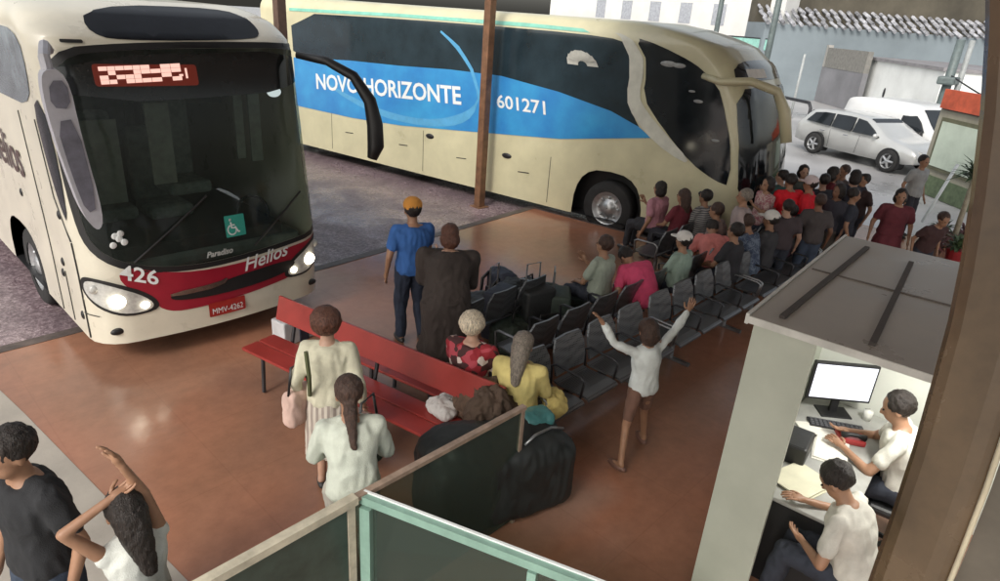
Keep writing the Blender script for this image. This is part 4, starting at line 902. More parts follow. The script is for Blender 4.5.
w = at(478, 418, .47); cloth_heap(w.x, w.y, .462, 1.25, cloth('cloth_brownlace', (.12, .075, .05), .5), 'brown patterned cloth heaped on the end of the near red bench', seed=5, w=(.9, 1.1, 1.4))
w = at(546, 402, .47); cloth_heap(w.x, w.y, .435, 1.0, cloth('cloth_yellowpale', (.62, .50, .18)), 'pale yellow cloth bag on the end seat of the front metal bench', 'bag', seed=8, w=(1, 1, 1.7))
w = at(497, 408, .6); cloth_heap(w.x, w.y, .462, 1.3, cloth('cloth_darkbrown', (.085, .055, .038)), 'dark brown coat bundled beside the woman in yellow', seed=9, w=(1.1, .9, 2.2))
# ------------------------------------------------------------------ the people
def stand(px_, py_, h, face, label, **kw):
    w = at(px_, py_, h); return person(w.x, w.y, face, label, 'stand', h=h, **kw)
def sitter(px_, py_, zh, face, label, off=0, **kw):
    w = at(px_, py_, zh); f = Vector((math.cos(R(face)), math.sin(R(face)), 0))*off; return person(w.x-f.x, w.y-f.y, face, label, 'sit', **kw)
BLACKT = (.018, .019, .022)
stand(12, 430, 1.74, 195, 'man in a black tee shirt walking at the lower left corner', top=BLACKT, low=(.035, .05, .08), hair='dark', arms=('down', (.27, .10, .86)), stride=.5, nod=10, build=1.05, vox=.012)
stand(124, 497, 1.50, 95, 'woman in a white sleeveless top holding both arms over her head', build=.88, top=(.60, .62, .58), sleeve='none', low=(.12, .13, .15), hair='dark', hairstyle='long', nod=15, arms=('crown', (.02, .02, 1.67, 1, .3, .2)), vox=.012, skn='tan')
stand(326, 312, 1.62, 45, 'woman in a pale cream green top and striped skirt carrying bags beside the red bench', top=(.58, .56, .43), sleeve='long', lower='skirt', low=(.40, .36, .30), lowpat=M['striped'], hair='redbrown', hairstyle='puff', arms=('down', 'down'), build=1.0, vox=.013, skn='light')
stand(350, 388, 1.62, 60, 'woman in a loose pale green blouse with dark tied hair behind the partition', top=(.56, .60, .52), sleeve='long', lower='trousers', low=(.40, .38, .33), hair='brown', hairstyle='pony', arms=('front', 'front'), build=1.0, vox=.013, nod=18, lean=8)
stand(413, 201, 1.76, 65, 'man in a blue shirt and orange cap standing with his back to the camera', top=(.035, .12, .36), sleeve='short', low=(.020, .028, .05), hair='dark', hat='cap', hatcol=(.62, .27, .05), arms=('down', 'front'), build=1.08, vox=.013, legtilt=0, spread=.14)
stand(449, 229, 1.72, 60, 'bulky person in a dark brown coat standing close beside the blue shirted man', top=(.042, .032, .028), sleeve='long', lower='dress', low=(.042, .032, .028), hair='redbrown', hairstyle='bob', arms=('phone', 'front'), build=1.5, vox=.015, lean=22, side_lean=6, skn='light', flare=.08, nod=15)
sitter(475, 322, 1.20, 20, 'white haired woman in a red floral blouse sitting with her back turned', off=.05, top=(.3, .05, .06), pattern=M['floral'], sleeve='short', low=(.05, .04, .06), hair='white', hairstyle='puff', skn='light', arms=('lap', 'lap'), build=1.15, h=1.62, lower='skirt')
sitter(524, 345, 1.16, 25, 'grey haired woman in a yellow jacket sitting next to the metal bench', off=.06, top=(.62, .52, .20), sleeve='long', low=(.06, .05, .05), hair='grey', hairstyle='long', skn='tan', arms=('lap', 'lap'), build=1.12, h=1.6, nod=18, lower='skirt')
stand(655, 322, 1.42, 70, 'girl in a bluish white shirt with both arms raised walking past the seats', top=(.66, .70, .69), sleeve='long', lower='shorts', low=(.17, .09, .065), hair='brown', hairstyle='bob', arms=((-.46, .10, 1.42, -1, 0, -.9), (.46, .10, 1.42, 1, 0, -.9)), build=.86, stride=.55, spread=.26, vox=.012, skn='tan', shoe=(.16, .08, .06), nod=14, side_lean=-4)
sitter(603, 243, 1.22, 90, 'person in a grey green shirt sitting upright with dark hair near the coach wheel', top=(.30, .34, .28), hair='brown', off=.04, arms=('lap', 'phone'), h=1.68)
sitter(646, 262, 1.02, 75, 'person in a bright pink shirt bending far forward on the bench', top=(.62, .07, .16), hair='dark', off=.10, lean=52, nod=30, arms=('front', 'front'), build=1.2, h=1.66, low=(.3, .03, .05))
sitter(682, 240, 1.18, 85, 'person in a white cap and grey green top on the bench beside the pink shirt', top=(.27, .36, .30), hat='cap', hatcol=(.68, .66, .62), off=.04, arms=('lap', 'lap'), h=1.6)
sitter(661, 186, 1.26, 85, 'woman in a mauve top with dark bobbed hair sitting close to the coach wheel', top=(.42, .20, .24), hair='dark', hairstyle='bob', arms=('down', 'phone'), build=1.12, low=(.03, .03, .035))
sitter(684, 196, 1.22, 80, 'person in a dark red top with long dark hair beside the mauve topped woman', top=(.14, .02, .03), hair='brown', hairstyle='long', arms=('front', 'down'), low=(.03, .03, .04))
sitter(716, 232, 1.05, 35, 'person in a salmon pink top bending forward beside the white cap', top=(.60, .20, .18), hair='dark', off=.10, lean=45, nod=30, arms=('front', 'front'), build=1.15, h=1.64, low=(.3, .08, .08))
sitter(706, 198, 1.20, 80, 'person in a grey striped top sitting by the lamps of the cream coach', pattern=PR[0], top=(.20, .15, .13), hair='dark', arms=('front', 'down'))
stand(747, 190, 1.62, 110, 'person in a pale mauve grey shirt standing before the coach nose', top=(.36, .29, .28), hair='grey', arms=('down', 'down'), build=1.1)
sitter(771, 224, 1.15, 90, 'person in a white cap and dark top sitting below the red shirts', top=(.05, .05, .055), hat='cap', hatcol=(.66, .64, .60), arms=('lap', 'lap'))
sitter(735, 238, 1.12, 85, 'person in a black top with dark hair on the bench right of the salmon top', top=(.03, .03, .034), hair='dark', arms=('lap', 'lap'))
stand(770, 178, 1.60, 150, 'woman in a pink and white top at the corner of the coach windscreen', top=(.55, .30, .32), pattern=PR[2], hair='dark', hairstyle='bob', arms=('phone', 'down'), full=False, vox=.018)
stand(797, 176, 1.66, 60, 'person in a bright red shirt standing in the middle of the far crowd', top=(.75, .015, .03), hair='dark', arms=('front', 'front'), build=1.2, lean=10, full=False, vox=.018)
stand(813, 178, 1.64, 100, 'person in a red shirt with a white cap in the far crowd', top=(.70, .02, .035), hat='cap', hatcol=(.6, .5, .5), arms=('down', 'front'), build=1.15, full=False, vox=.018)
FAR = [(784, 168, 1.60, (.04, .10, .09), 'dark', 'person in a dark teal shirt at the back left of the far crowd'),
       (826, 172, 1.62, (.03, .03, .04), 'dark', 'person in black right behind the red shirts'),
       (835, 165, 1.68, (.16, .02, .03), 'dark', 'person in a maroon shirt in the far crowd under the silver car'),
       (846, 163, 1.62, (.22, .20, .21), 'brown', 'person in a grey top behind the far crowd by the car door'),
       (857, 168, 1.66, (.035, .035, .05), 'dark', 'person in dark navy at the right of the far crowd'),
       (866, 172, 1.60, (.05, .03, .03), 'dark', 'person in dark brown at the right edge of the far crowd'),
       (841, 182, 1.58, (.045, .045, .06), 'dark', 'person in charcoal in front of the maroon shirt'),
       (822, 192, 1.55, (.07, .06, .06), 'brown', 'person in dark brown grey nearest the empty seats in the far crowd'),
       (855, 186, 1.56, (.03, .035, .05), 'dark', 'person in a dark jacket at the near right of the far crowd'),
       (790, 198, 1.5, (.06, .045, .05), 'dark', 'short person in dark grey below the red shirts'),
       (805, 163, 1.62, (.10, .12, .11), 'dark', 'person in dark grey green at the back of the crowd below the car wheel')]
for i, (a, c, h, col, hr, lb) in enumerate(FAR):
    stand(a, c+3, h, random.choice((40, 90, 150, 220, 300)), lb, top=col, low=random.choice(((.03, .035, .05), (.08, .07, .06), (.05, .07, .11), (.02, .02, .02))), skn=random.choice(('tan', 'brown', 'light')), hair=hr, hairstyle=random.choice(('short', 'bob', 'short')), arms=random.choice((('down', 'front'), ('down', 'down'), ('phone', 'down'))), build=random.uniform(1, 1.2), full=False, vox=.02)
stand(903, 190, 1.62, 200, 'person in a dark red dress standing on the pale ground left of the pots', top=(.13, .025, .035), lower='dress', low=(.13, .025, .035), hair='dark', hairstyle='bob', full=False, vox=.018, build=1.15, flare=.1)
stand(925, 156, 1.70, 240, 'person in a grey shirt and dark trousers standing near the van', top=(.34, .35, .35), hair='dark', low=(.03, .03, .04), full=False, vox=.018, stride=.3)
stand(937, 208, 1.45, 230, 'person in a dark top crouching over the potted plants', top=(.06, .03, .03), hair='brown', full=False, vox=.018, lean=20)
sitter(757, 232, 1.10, 80, 'person in a blue grey printed top with brown hair left of the white cap', top=(.07, .065, .07), pattern=PR[1], hair='brown', arms=('lap', 'lap'), lean=14, nod=15)
sitter(790, 214, 1.18, 95, 'person in a dark plum top sitting right of the white cap', top=(.07, .025, .04), hair='dark', arms=('lap', 'lap'), full=False, vox=.018)
sitter(806, 206, 1.18, 85, 'person in a black and grey top sitting beneath the bright red shirt', top=(.04, .04, .045), hair='dark', arms=('lap', 'lap'), full=False, vox=.018)
sitter(724, 214, 1.18, 95, 'person in a beige grey top between the salmon top and the mauve grey shirt', top=(.26, .19, .17), hair='brown', arms=('lap', 'lap'), lean=10)
# carried things
r_ = at(300, 400, .75); 
def carry_bag(px_, py_, z, mt, label, s=1.0, seed=1):
    w = at(px_, py_, z); t = empty('shoulder_bag', w, R(20), label, 'bag'); b = bmesh.new(); box(b, -.15*s, -.07*s, -.2*s, .15*s, .07*s, .12*s, .05*s, 3); remeshed('pouch', b, .014, mt, t, 2, .012, 8, seed)
    b = bmesh.new(); tube(b, [(-.12*s, 0, .1*s), (-.07*s, 0, .34*s), (.07*s, 0, .34*s), (.12*s, 0, .1*s)], .01, 6); link('strap', b, M['black'], t, True); return t
carry_bag(299, 400, .85, cloth('cloth_pinkwhite', (.60, .42, .36)), 'pinkish white shopping bag hanging at the left side of the striped skirt', .95)
carry_bag(368, 440, .95, cloth('cloth_bagolive', (.05, .075, .055)), 'dark olive shoulder bag between the two women by the red bench', 1.0, 3)
b = bmesh.new(); a = at(306, 352, 1.40); c = at(310, 395, .98); tube(b, [a, (a+c)/2+Vector((-.02, -.05, 0)), c], .018, 6); o = link('bag_strap', b, cloth('cloth_bagolive2', (.10, .11, .05))); tag(o, 'olive strap over the back of the woman in the pale cream green top', 'strap')
# ------------------------------------------------------------------ beyond the platform
def gbox(name, label, cat, p0, p1, depth, z0, z1, mt, group=None, parts=None):
    """a long block standing on the ground line p0-p1 and reaching depth behind it"""
    p0, p1 = Vector((*p0, 0)), Vector((*p1, 0)); d = p1-p0; t = empty(name, (p0.x, p0.y, z0), math.atan2(d.y, d.x), label, cat, group); b = bmesh.new(); sgn = 1 if (Vector((-d.y, d.x, 0)).dot(p0) > 0) else -1
    box(b, 0, 0 if sgn > 0 else -depth, 0, d.length, depth if sgn > 0 else 0, z1-z0); link('wall', b, mt, t); return t, d.length, sgn
def G(px_, py_, z=-.16): w = at(px_, py_, z); return (w.x, w.y)
def zat(px_, py_, g):
    d = AD + AR*((px_-500)/FPX) - AU*((py_-290.5)/FPX); return CAMH + d.z*(Vector(g).length/Vector((d.x, d.y)).length)
wall_grey = mat('wall_grey', (.20, .20, .215), .7, var=.25, vscale=.35, bump=.1)
wall_pale = mat('wall_pale', (.80, .82, .80), .7, var=.12, vscale=.4)
wall_beige = mat('wall_beige', (.34, .33, .31), .7, var=.2, vscale=.4)
# long facade with tiled roof at the back
g0, g1 = (44, 19), (62, 1.0)
t, L_, s_ = gbox('long_building', 'long blue grey building with a whitish tiled roof edge behind the yard', 'building', g0, g1, 8, -.16, 4.4, mat('wall_bluegrey', (.21, .25, .275), .75, var=.15, vscale=.3))
b = bmesh.new()
rn = random.Random(5); k = 0
while k*.55 < L_:
    for j in range(3):
        zz = 4.55+j*.36+rn.uniform(-.03, .03); tube(b, [(k*.55+rn.uniform(-.08, .08), s_*(j*.7-.35), zz), (k*.55+rn.uniform(-.05, .05), s_*(j*.7+.45), zz+.30)], rn.uniform(.09, .13), 6)
    k += 1
link('roof', b, mat('roof_tiles', (.33, .335, .36), .6, var=.7, vscale=1.6, bump=.2), t)
b = bmesh.new(); quadprism(b, [(0, s_*1.9), (L_, s_*1.9), (L_, s_*8), (0, s_*8)], 4.57, 9.5); link('upper_wall', b, mat('wall_darkolive', (.085, .075, .055), .8, var=.35, vscale=.4), t)
# white annexe in front
ga, gb = G(852, 108), G(924, 138)
ta = Vector(ga); 
t, L2, s2 = gbox('white_annexe', 'white single storey annexe with a grey roof slab behind the white van', 'building', ga, gb, 5, -.16, 2.75, wall_pale)
b = bmesh.new(); box(b, -.1, min(-s2*.12, s2*5.3), 2.912, L2+.1, max(-s2*.12, s2*5.3), 3.06); link('roof', b, mat('slab_grey', (.24, .23, .24), .6, var=.3, vscale=1), t)
b = bmesh.new(); box(b, 0, -.012 if s2 > 0 else .0, .02, L2, .0 if s2 > 0 else .012, .35); link('painted_base', b, mat('wall_base', (.40, .42, .43), .7, var=.2), t)
b = bmesh.new(); ellip(b, (L2*.42, -s2*.03, 1.35), (.14, .04, .28), n=8); link('wall_lamp', b, M['metal_dark'], t)
# grey yard wall to its left
gc, gd = G(770, 88), G(853, 112)
t, L3, s3 = gbox('yard_wall', 'dark grey high wall left of the white annexe', 'wall', gc, gd, .3, -.16, 2.0, wall_grey)
b = bmesh.new(); box(b, 0, -.01 if s3 > 0 else -.29, 2.161, L3*.62, .29 if s3 > 0 else .01, 3.5); link('upper_wall', b, wall_beige, t)
b = bmesh.new(); box(b, L3*.62, -.02 if s3 > 0 else -.29, 2.161, L3, .29 if s3 > 0 else .02, 3.35); link('upper_wall', b, mat('wall_taupe', (.20, .195, .18), .75, var=.2), t)
# white hall with green fascia
ge, gf = (50, 42), G(766, 96)
t, L4, s4 = gbox('white_hall', 'white hall with a pale green fascia behind the nose of the cream coach', 'building', ge, gf, 1.5, -.16, 6.5, mat('wall_white', (.66, .66, .64), .7, var=.1, vscale=.5))
b = bmesh.new(); q = (-1.6, 0) if s4 > 0 else (0, 1.6); box(b, 0, q[0], 2.9, L4+.3, q[1], 3.55); link('fascia', b, mat('fascia_green', (.24, .48, .42), .5, var=.15), t)
b = bmesh.new(); box(b, 0, q[0]-.02 if s4 > 0 else q[0], 3.552, L4+.3, q[1] if s4 > 0 else q[1]+.02, 3.62); link('fascia_cap', b, M['metal_dark'], t)
for k in range(6):
    b = bmesh.new(); x0 = L4-1.5-k*3.0; box(b, x0-1.1, -.02 if s4 > 0 else 0, 4.2, x0, 0 if s4 > 0 else .02, 5.6); link('window', b, mat('window_grey', (.36, .38, .42), .2, var=.2), t)
# far street posts
def thin_post(px_, py_, r, h, label, mt, zb=-.16):
    x_, y_ = G(px_, py_); t = empty('street_post', (x_, y_, zb), 0, label, 'post', 'thin posts in the yard'); b = bmesh.new(); tube(b, [(0, 0, 0), (0, 0, h*.5), (0, 0, h)], [r, r, r*.9], 10); link('pole', b, mt, t, True)
    b = bmesh.new(); tube(b, [(0, 0, 0), (0, 0, .06)], [r*2, r*2], 10); link('base_plate', b, mt, t); return t
pg = mat('post_greygreen', (.11, .14, .14), .5, var=.25)
thin_post(748, 145, .11, 7.5, 'dark grey post rising behind the roof of the cream coach', pg)
thin_post(700, 120, .11, 8.5, 'pale grey green post at the left behind the coach roof', pg)
thin_post(790, 118, .06, 3.1, 'short thin pale post before the grey yard wall', mat('post_pale', (.36, .38, .38), .5, var=.15))
x_, y_ = G(926, 150)
t = thin_post(926, 150, .17, 4.2, 'thick dark lamp post right of the white annexe', pg)
t2 = thin_post(937, 150, .11, 4.2, 'grey post standing right beside the thick dark one', mat('post_grey', (.30, .32, .32), .5, var=.2))
b = bmesh.new(); box(b, -.5, -.3, 2.55, .5, .3, 2.85, .06); link('transformer_box', b, pg, t)
b = bmesh.new(); box(b, 1.0, -1.7, 2.5, 1.6, -.9, 2.75, .06); link('junction_box', b, pg, t2)
b = bmesh.new(); a = Vector((x_, y_, 2.75)); c = Vector((x_-9, y_-6.5, 2.1)); tube(b, [a*(1-k/10)+c*(k/10)+Vector((0, 0, -.5*math.sin(math.pi*k/10))) for k in range(11)], .03, 5); tag(link('cable', b, M['black']), 'black cable sagging from the posts to the right', 'cable')
# bent pipe barrier
a = at(781, 104, .9); t = empty('pipe_barrier', (a.x, a.y, -.16), 0, 'bent dark pipe barrier left of the silver car', 'barrier'); b = bmesh.new()
Pp = [at(776, 84, 1.1), at(785, 90, 1.1), at(797, 98, 1.08), at(803, 104, 1.0)]
g_ = at(805, 131, -.16); e_ = at(804, 104, 1.0)
x0 = Vector((g_.x, g_.y, 1.05)); back = (Vector((33, 13.5, 1.05))-x0)
tube(b, [x0+back*1.0-a*1-Vector((0, 0, 0))+Vector((0, 0, a.z+.16)), x0+back*.3-a+Vector((0, 0, a.z+.16)), x0+back*.05-a+Vector((0, 0, a.z+.16)), Vector((g_.x-a.x, g_.y-a.y, 1.0)), Vector((g_.x-a.x, g_.y-a.y, 0.0))], .07, 8); link('pipe', b, M['metal_dark'], t, True)
# planting strip
b = bmesh.new(); rn = random.Random(2); P0 = [G(902, 132), G(938, 150), G(938, 134), G(905, 118)]
b.faces.new([b.verts.new((p[0], p[1], -.12)) for p in P0])
def inquad(u, v): 
    A_, B_, C_, D_ = [Vector((*p, 0)) for p in P0]; return (A_*(1-u)+B_*u)*(1-v)+(D_*(1-u)+C_*u)*v
for k in range(1500):
    p = inquad(rn.random(), rn.random()); h = rn.uniform(.15, .5); a = rn.uniform(0, 6.28); w = .06; p.z = -.12
    b.faces.new([b.verts.new(p+Vector((math.cos(a)*w, math.sin(a)*w, 0))), b.verts.new(p-Vector((math.cos(a)*w, math.sin(a)*w, 0))), b.verts.new(p+Vector((rn.uniform(-.15, .15), rn.uniform(-.15, .15), h)))])
tag(link('grass', b, M['grass']), 'rough green grass growing behind the white van', 'grass', kind='stuff')
# ------------------------------------------------------------------ car and van
def vehicle(name, label, cat, pr, pf, sc, prof, glassprof, halfw, mt, wheels, R_, side_windows, z=-.16, group=None, extra=None, tumble=.22, belt=.95, kz=.88):
    """pr, pf: ground points of the rear and front wheel on the camera side; prof: outline (x along the car, z)"""
    pr, pf = Vector((*pr, 0)), Vector((*pf, 0)); d = (pf-pr).normalized(); nrm = Vector((-d.y, d.x, 0)); nrm = nrm if nrm.dot(pr) > 0 else -nrm
    ctr = (pr+pf)/2+nrm*halfw; t = empty(name, (ctr.x, ctr.y, z), math.atan2(d.y, d.x), label, cat, group)
    side = -1 if Vector((-d.y, d.x, 0)).dot(pr) > 0 else 1      # local y sign of the camera side
    wb = (pf-pr).length; k = wb/(wheels[1]-wheels[0]); cx = (wheels[0]+wheels[1])/2
    def wy(z_): return halfw*(1 if z_ < belt else 1-tumble*min(1, (z_-belt)/.55)) - (.03 if z_ < .35 else 0)
    q = chaikin(prof, 2); b = bmesh.new(); cols = []
    for yy in (-1, -.92, -.5, 0, .5, .92, 1):
        ins = .04 if abs(yy) == 1 else 0
        cols.append([b.verts.new(((p[0]-cx)*k*(1-ins*.4), yy*wy(p[1])*1.0, max(.18, p[1]*k*kz-(ins*.6 if p[1] > .6 else 0)))) for p in q])
    for i in range(len(cols)-1):
        for j in range(len(q)): b.faces.new((cols[i][j], cols[i][(j+1) % len(q)], cols[i+1][(j+1) % len(q)], cols[i+1][j]))
    for cc in (cols[0], cols[-1]): 
        e = [b.edges.get((cc[j], cc[(j+1) % len(q)])) for j in range(len(q))]; bmesh.ops.triangle_fill(b, edges=e, use_beauty=True)
    link('body', b, mt, t, True)
    for sgn in (-1, 1):
        for w_ in side_windows:
            b = bmesh.new(); v0 = [b.verts.new(((p[0]-cx)*k, sgn*(wy(p[1])+.012), p[1]*k*kz)) for p in w_]; v1 = [b.verts.new((v.co.x, v.co.y-sgn*.05, v.co.z)) for v in v0]
            b.faces.new(v0); b.faces.new(v1[::-1]); [b.faces.new((v0[i], v0[(i+1) % len(v0)], v1[(i+1) % len(v0)], v1[i])) for i in range(len(v0))]; link('window', b, M['dglass'], t)
    for gp in glassprof:
        (xa, za), (xb, zb) = gp; b = bmesh.new(); nx, nz = (zb-za), -(xb-xa); ll_ = math.hypot(nx, nz); nx, nz = nx/ll_, nz/ll_
        if nz < 0: nx, nz = -nx, -nz
        off = .02; vs = [b.verts.new(((x_-cx+nx*o_)*k, s__*(wy(z_)-.10), (z_+nz*o_)*k*kz)) for o_ in (-.03, off) for (x_, z_) in ((xa, za), (xb, zb)) for s__ in (-1, 1)]
        for qq in ((0, 1, 3, 2), (4, 6, 7, 5), (0, 4, 5, 1), (2, 3, 7, 6), (0, 2, 6, 4), (1, 5, 7, 3)): b.faces.new([vs[i] for i in qq])
        link('windscreen', b, M['dglass'], t)
    for xw in wheels:
        for sgn in (-1, 1):
            Mx_ = None; tmp = wheel_at(t, (xw-cx)*k, sgn*(halfw-.10), R_*k, R_*k, .22, sgn)
            b = bmesh.new(); n_ = 20; o_ = [b.verts.new(((xw-cx)*k+R_*1.17*k*math.cos(a_), sgn*(halfw+.004), R_*k+R_*1.17*k*math.sin(a_))) for a_ in [2*math.pi*i/n_ for i in range(n_)]]
            i_ = [b.verts.new((v.co.x, sgn*(halfw-.3), v.co.z)) for v in o_]; b.faces.new(o_); b.faces.new(i_[::-1]); [b.faces.new((o_[i], o_[(i+1) % n_], i_[(i+1) % n_], i_[i])) for i in range(n_)]
            for v in b.verts: v.co.z = max(v.co.z, .15)
            link('wheel_arch', b, M['black'], t)
    if extra: extra(t, cx, k, wy)
    return t
def wheel_at(parent, x, y, z, r, w, sg):
    b = bmesh.new(); n_ = 24; prof = [(r*.6, -w/2), (r*.95, -w/2), (r, -w/2+.03), (r, w/2-.03), (r*.95, w/2), (r*.66, w/2)]
    rings = [[b.verts.new((x+p*math.cos(t), y+sg*.04+q*sg, z+p*math.sin(t))) for p, q in prof] for t in [2*math.pi*i/n_ for i in range(n_)]]
    for i in range(n_):
        for j in range(len(prof)-1): b.faces.new((rings[i][j], rings[i][j+1], rings[(i+1) % n_][j+1], rings[(i+1) % n_][j]))
    wh = link('wheel', b, M['rubber'], parent, True); b = bmesh.new(); yo = y+sg*.04+sg*(w/2-.005)
    o_ = [b.verts.new((x+r*.66*math.cos(t), yo, z+r*.66*math.sin(t))) for t in [2*math.pi*i/n_ for i in range(n_)]]; c_ = [b.verts.new((x+r*.56*math.cos(t), yo-sg*.05, z+r*.56*math.sin(t))) for t in [2*math.pi*i/n_ for i in range(n_)]]
    [b.faces.new((o_[i], o_[(i+1) % n_], c_[(i+1) % n_], c_[i])) for i in range(n_)]; b.faces.new(c_)
    for i in range(5):
        a = 2*math.pi*i/5; tube(b, [(x, yo-sg*.01, z), (x+r*.6*math.cos(a), yo-sg*.02, z+r*.6*math.sin(a))], [r*.13, r*.09], 6)
    link('rim', b, M['rim'], wh, False); return wh
carprof = [(-2.05, .30), (-2.12, .62), (-2.08, .95), (-1.98, 1.10), (-1.75, 1.46), (-1.4, 1.53), (-.4, 1.56), (.25, 1.50), (.62, 1.32), (1.05, 1.02), (1.6, .92), (1.98, .80), (2.10, .60), (2.06, .30)]
def car_extra(t, cx, k, wy):
    for sgn in (-1, 1):
        b = bmesh.new(); ellip(b, ((1.92-cx)*k, sgn*.66, .70*k*.88), (.16, .16, .10)); link('headlight', b, M['lens'], t, True)
        b = bmesh.new(); ellip(b, ((-2.0-cx)*k, sgn*.70, .95*k*.88), (.09, .12, .17)); link('tail_light', b, M['plate'], t, True)
        b = bmesh.new(); ellip(b, ((.72-cx)*k, sgn*(.93), 1.02*k*.88), (.08, .11, .08)); link('wing_mirror', b, t.children[0].data.materials[0], t, True)
        for xx in (-.15, -1.0): b = bmesh.new(); tube(b, [((xx-cx)*k, sgn*(wy(.8)+.012), .85*k*.88), ((xx-.16-cx)*k, sgn*(wy(.8)+.012), .85*k*.88)], .018, 6); link('door_handle', b, M['chrome'], t)
        b = bmesh.new(); tube(b, [((.18-cx)*k, sgn*(wy(.5)+.001), .35*k*.88), ((.24-cx)*k, sgn*(wy(.9)+.002), .93*k*.88)], .008, 4); tube(b, [((-.78-cx)*k, sgn*(wy(.5)+.001), .35*k*.88), ((-.80-cx)*k, sgn*(wy(.9)+.002), .93*k*.88)], .008, 4); link('door_seam', b, M['seam'], t)
    b = bmesh.new(); box(b, (2.04-cx)*k, -.5, .36*k*.88, (2.10-cx)*k, .5, .60*k*.88, .02); link('grille', b, M['black'], t)
silver = mat('car_silver', (.55, .56, .55), .28, .35, coat=.6, var=.06, vscale=1)
cw = [[(-1.78, 1.08), (-1.58, 1.38), (-1.25, 1.44), (-.88, 1.45), (-.88, 1.03)], [(-.82, 1.03), (-.82, 1.45), (-.35, 1.46), (-.12, 1.45), (-.12, 1.0)], [(-.06, 1.0), (-.06, 1.44), (.22, 1.40), (.55, 1.20), (.82, 1.0)]]
vehicle('parked_car', 'silver hatchback parked side-on in the yard beyond the crowd', 'car', G(811, 153), G(884, 172), 1, carprof, [((.30, 1.48), (.95, 1.06)), ((-1.96, 1.14), (-1.78, 1.42))], .95, silver, (-1.28, 1.30), .31, cw, extra=car_extra, group='vehicles in the yard')
vanprof = [(-2.5, .35), (-2.55, 1.2), (-2.5, 1.9), (-2.35, 2.12), (-1, 2.22), (.6, 2.20), (1.0, 2.05), (1.75, 1.30), (2.3, 1.08), (2.5, .85), (2.5, .4)]
vanw = [[(.30, 1.28), (.30, 1.85), (.85, 1.82), (1.1, 1.62), (1.42, 1.26)]]
def van_extra(t, cx, k, wy):
    for sgn in (-1, 1):
        b = bmesh.new(); ellip(b, ((2.36-cx)*k, sgn*.72, .90*k*.88), (.16, .14, .14)); link('headlight', b, M['lens'], t, True)
        b = bmesh.new(); ellip(b, ((1.35-cx)*k, sgn*1.05, 1.35*k*.88), (.08, .12, .16)); link('wing_mirror', b, M['black'], t, True)
        b = bmesh.new(); tube(b, [((.2-cx)*k, sgn*(wy(.5)+.001), .4*k*.88), ((.2-cx)*k, sgn*(wy(1.2)+.002), 1.25*k*.88)], .01, 4); link('door_seam', b, M['seam'], t)
    b = bmesh.new(); box(b, (2.46-cx)*k, -.55, .50*k*.88, (2.52-cx)*k, .55, .80*k*.88, .02); link('grille', b, M['black'], t)
VF = G(919, 168); _d = (Vector(G(811, 153))-Vector(G(884, 172))).normalized(); VR = tuple(Vector(VF)+_d*2.75)
vehicle('parked_van', 'white van parked behind the silver hatchback with its nose to the right', 'van', VR, VF, 1, vanprof, [((1.02, 2.02), (1.72, 1.34))], 1.0, mat('van_white', (.64, .65, .65), .35, coat=.4, var=.05, vscale=1), (-1.45, 1.70), .33, vanw, extra=van_extra, group='vehicles in the yard', belt=1.2, tumble=.16, kz=1.05)
# ------------------------------------------------------------------ kiosk at the right
ka, kb = G(915, 190), G(990, 222)
t, L5, s5 = gbox('kiosk', 'beige kiosk with an orange red sign board and a pale framed window at the right', 'kiosk', ka, kb, 3, -.16, 2.15, mat('kiosk_beige', (.36, .34, .27), .7, var=.2, vscale=1.2))
yf = -s5; f_ = lambda b_, x0, z0, x1, z1, th=.05, ex=0: box(b_, x0, min(0, yf*(th+ex)) if yf < 0 else ex, z0, x1, max(0, -ex) if yf < 0 else th+ex, z1)
b = bmesh.new(); f_(b, .1, 2.35, L5, 2.85, .12); sb = link('sign_board', b, mat('sign_orange', (.55, .10, .045), .5, var=.3, vscale=3), t)
b = bmesh.new(); box(b, .1, yf*.05 if yf < 0 else .0, 2.311, L5, .0 if yf < 0 else .05, 2.35); link('sign_edge', b, M['kerb'], t)
b = bmesh.new(); f_(b, .25, .72, 2.15, 2.12, .06); wf = link('window', b, mat('frame_olive', (.12, .12, .07), .5, var=.2), t)
b = bmesh.new(); box(b, .35, yf*.08 if yf < 0 else .061, .82, 2.02, yf*.061 if yf < 0 else .08, 2.02); link('pane', b, mat('pane_palegreen', (.52, .60, .50), .25, var=.12, vscale=1.5), wf)
b = bmesh.new(); f_(b, 0, 0.01, L5, .55, .03); link('green_base', b, mat('kiosk_green', (.12, .16, .09), .7, var=.3), t)
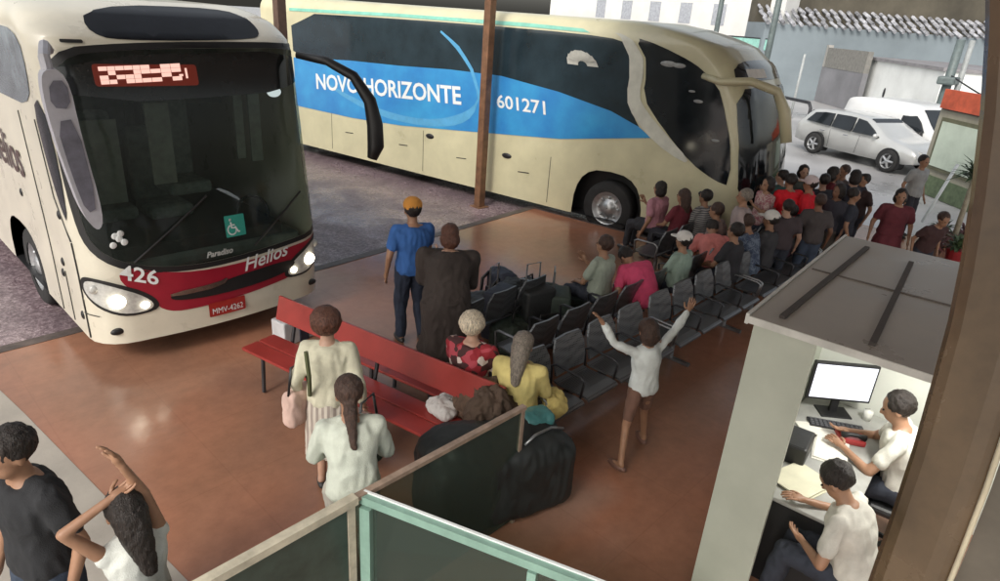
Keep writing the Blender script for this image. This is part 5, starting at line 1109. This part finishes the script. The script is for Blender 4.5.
# slanting white pole, potted plants
def plant(px_, py_, hpot, rpot, hpl, n_, col, potc, label, trunk=None, zb=0, seed=0, spreadr=.45):
    x_, y_ = G(px_, py_, zb); t = empty('potted_plant', (x_, y_, zb), 0, label, 'plant', 'potted plants by the kiosk'); b = bmesh.new(); tube(b, [(0, 0, 0), (0, 0, hpot*.9), (0, 0, hpot)], [rpot*.75, rpot, rpot*1.05], 14); link('pot', b, potc, t)
    rn = random.Random(seed); z0 = hpot
    if trunk: b = bmesh.new(); tube(b, [(0, 0, hpot*.8), (.02, .01, hpot+trunk*.5), (-.01, .02, hpot+trunk)], [.055, .05, .04], 8); link('trunk', b, mat('trunk_pale', (.40, .37, .28), .8, bump=.4, var=.3), t, True); z0 = hpot+trunk
    b = bmesh.new()
    for i in range(n_):
        a = rn.uniform(0, 6.28); el_ = rn.uniform(.1, 1.3); L = rn.uniform(.5, 1)*hpl; d = Vector((math.cos(a)*math.cos(el_), math.sin(a)*math.cos(el_), math.sin(el_))); s = Vector((-math.sin(a), math.cos(a), 0)); p = Vector((rn.uniform(-.05, .05), rn.uniform(-.05, .05), z0+rn.uniform(-.06, .05))); w = rn.uniform(.02, .045)
        pts_ = [p, p+d*L*.5+Vector((0, 0, .02)), p+d*L+Vector((0, 0, -.25*L))]; ws_ = [.006, w, .004]
        vv = [(b.verts.new(q-s*ww), b.verts.new(q+s*ww)) for q, ww in zip(pts_, ws_)]
        for j in range(2): b.faces.new((vv[j][0], vv[j][1], vv[j+1][1], vv[j+1][0]))
    link('leaves', b, col, t)
redleaf = mat('leaf_dark_red', (.11, .025, .025), .6, var=.5, vscale=8); gleaf = mat('leaf_green', (.06, .10, .04), .6, var=.4, vscale=8); redpot = mat('pot_red', (.30, .02, .025), .5, var=.2); brpot = mat('pot_brown', (.12, .07, .05), .7, var=.2)
plant(952, 262, .26, .17, .42, 60, gleaf, redpot, 'potted plant in a bright red pot at the foot of the kiosk', seed=1)
plant(930, 258, .22, .15, .45, 70, redleaf, brpot, 'potted plant with dark red leaves left of the red pot', seed=2)
plant(938, 240, .22, .15, .40, 60, gleaf, brpot, 'potted green plant behind the dark red leaved one', seed=3)
plant(962, 244, .22, .15, .45, 60, redleaf, brpot, 'potted dark red leaved plant at the right of the trunk', seed=4)
plant(951, 246, .25, .18, .75, 80, gleaf, brpot, 'potted small tree with a pale trunk and a green top before the kiosk window', trunk=1.15, seed=5)
a = at(922, 222, 0); b = bmesh.new(); tube(b, [(a.x, a.y, 0), (a.x+.35, a.y-.25, 1.35)], .035, 8); tag(link('leaning_pole', b, M['text'], None, True), 'short white pole leaning beside the potted plants', 'pole')
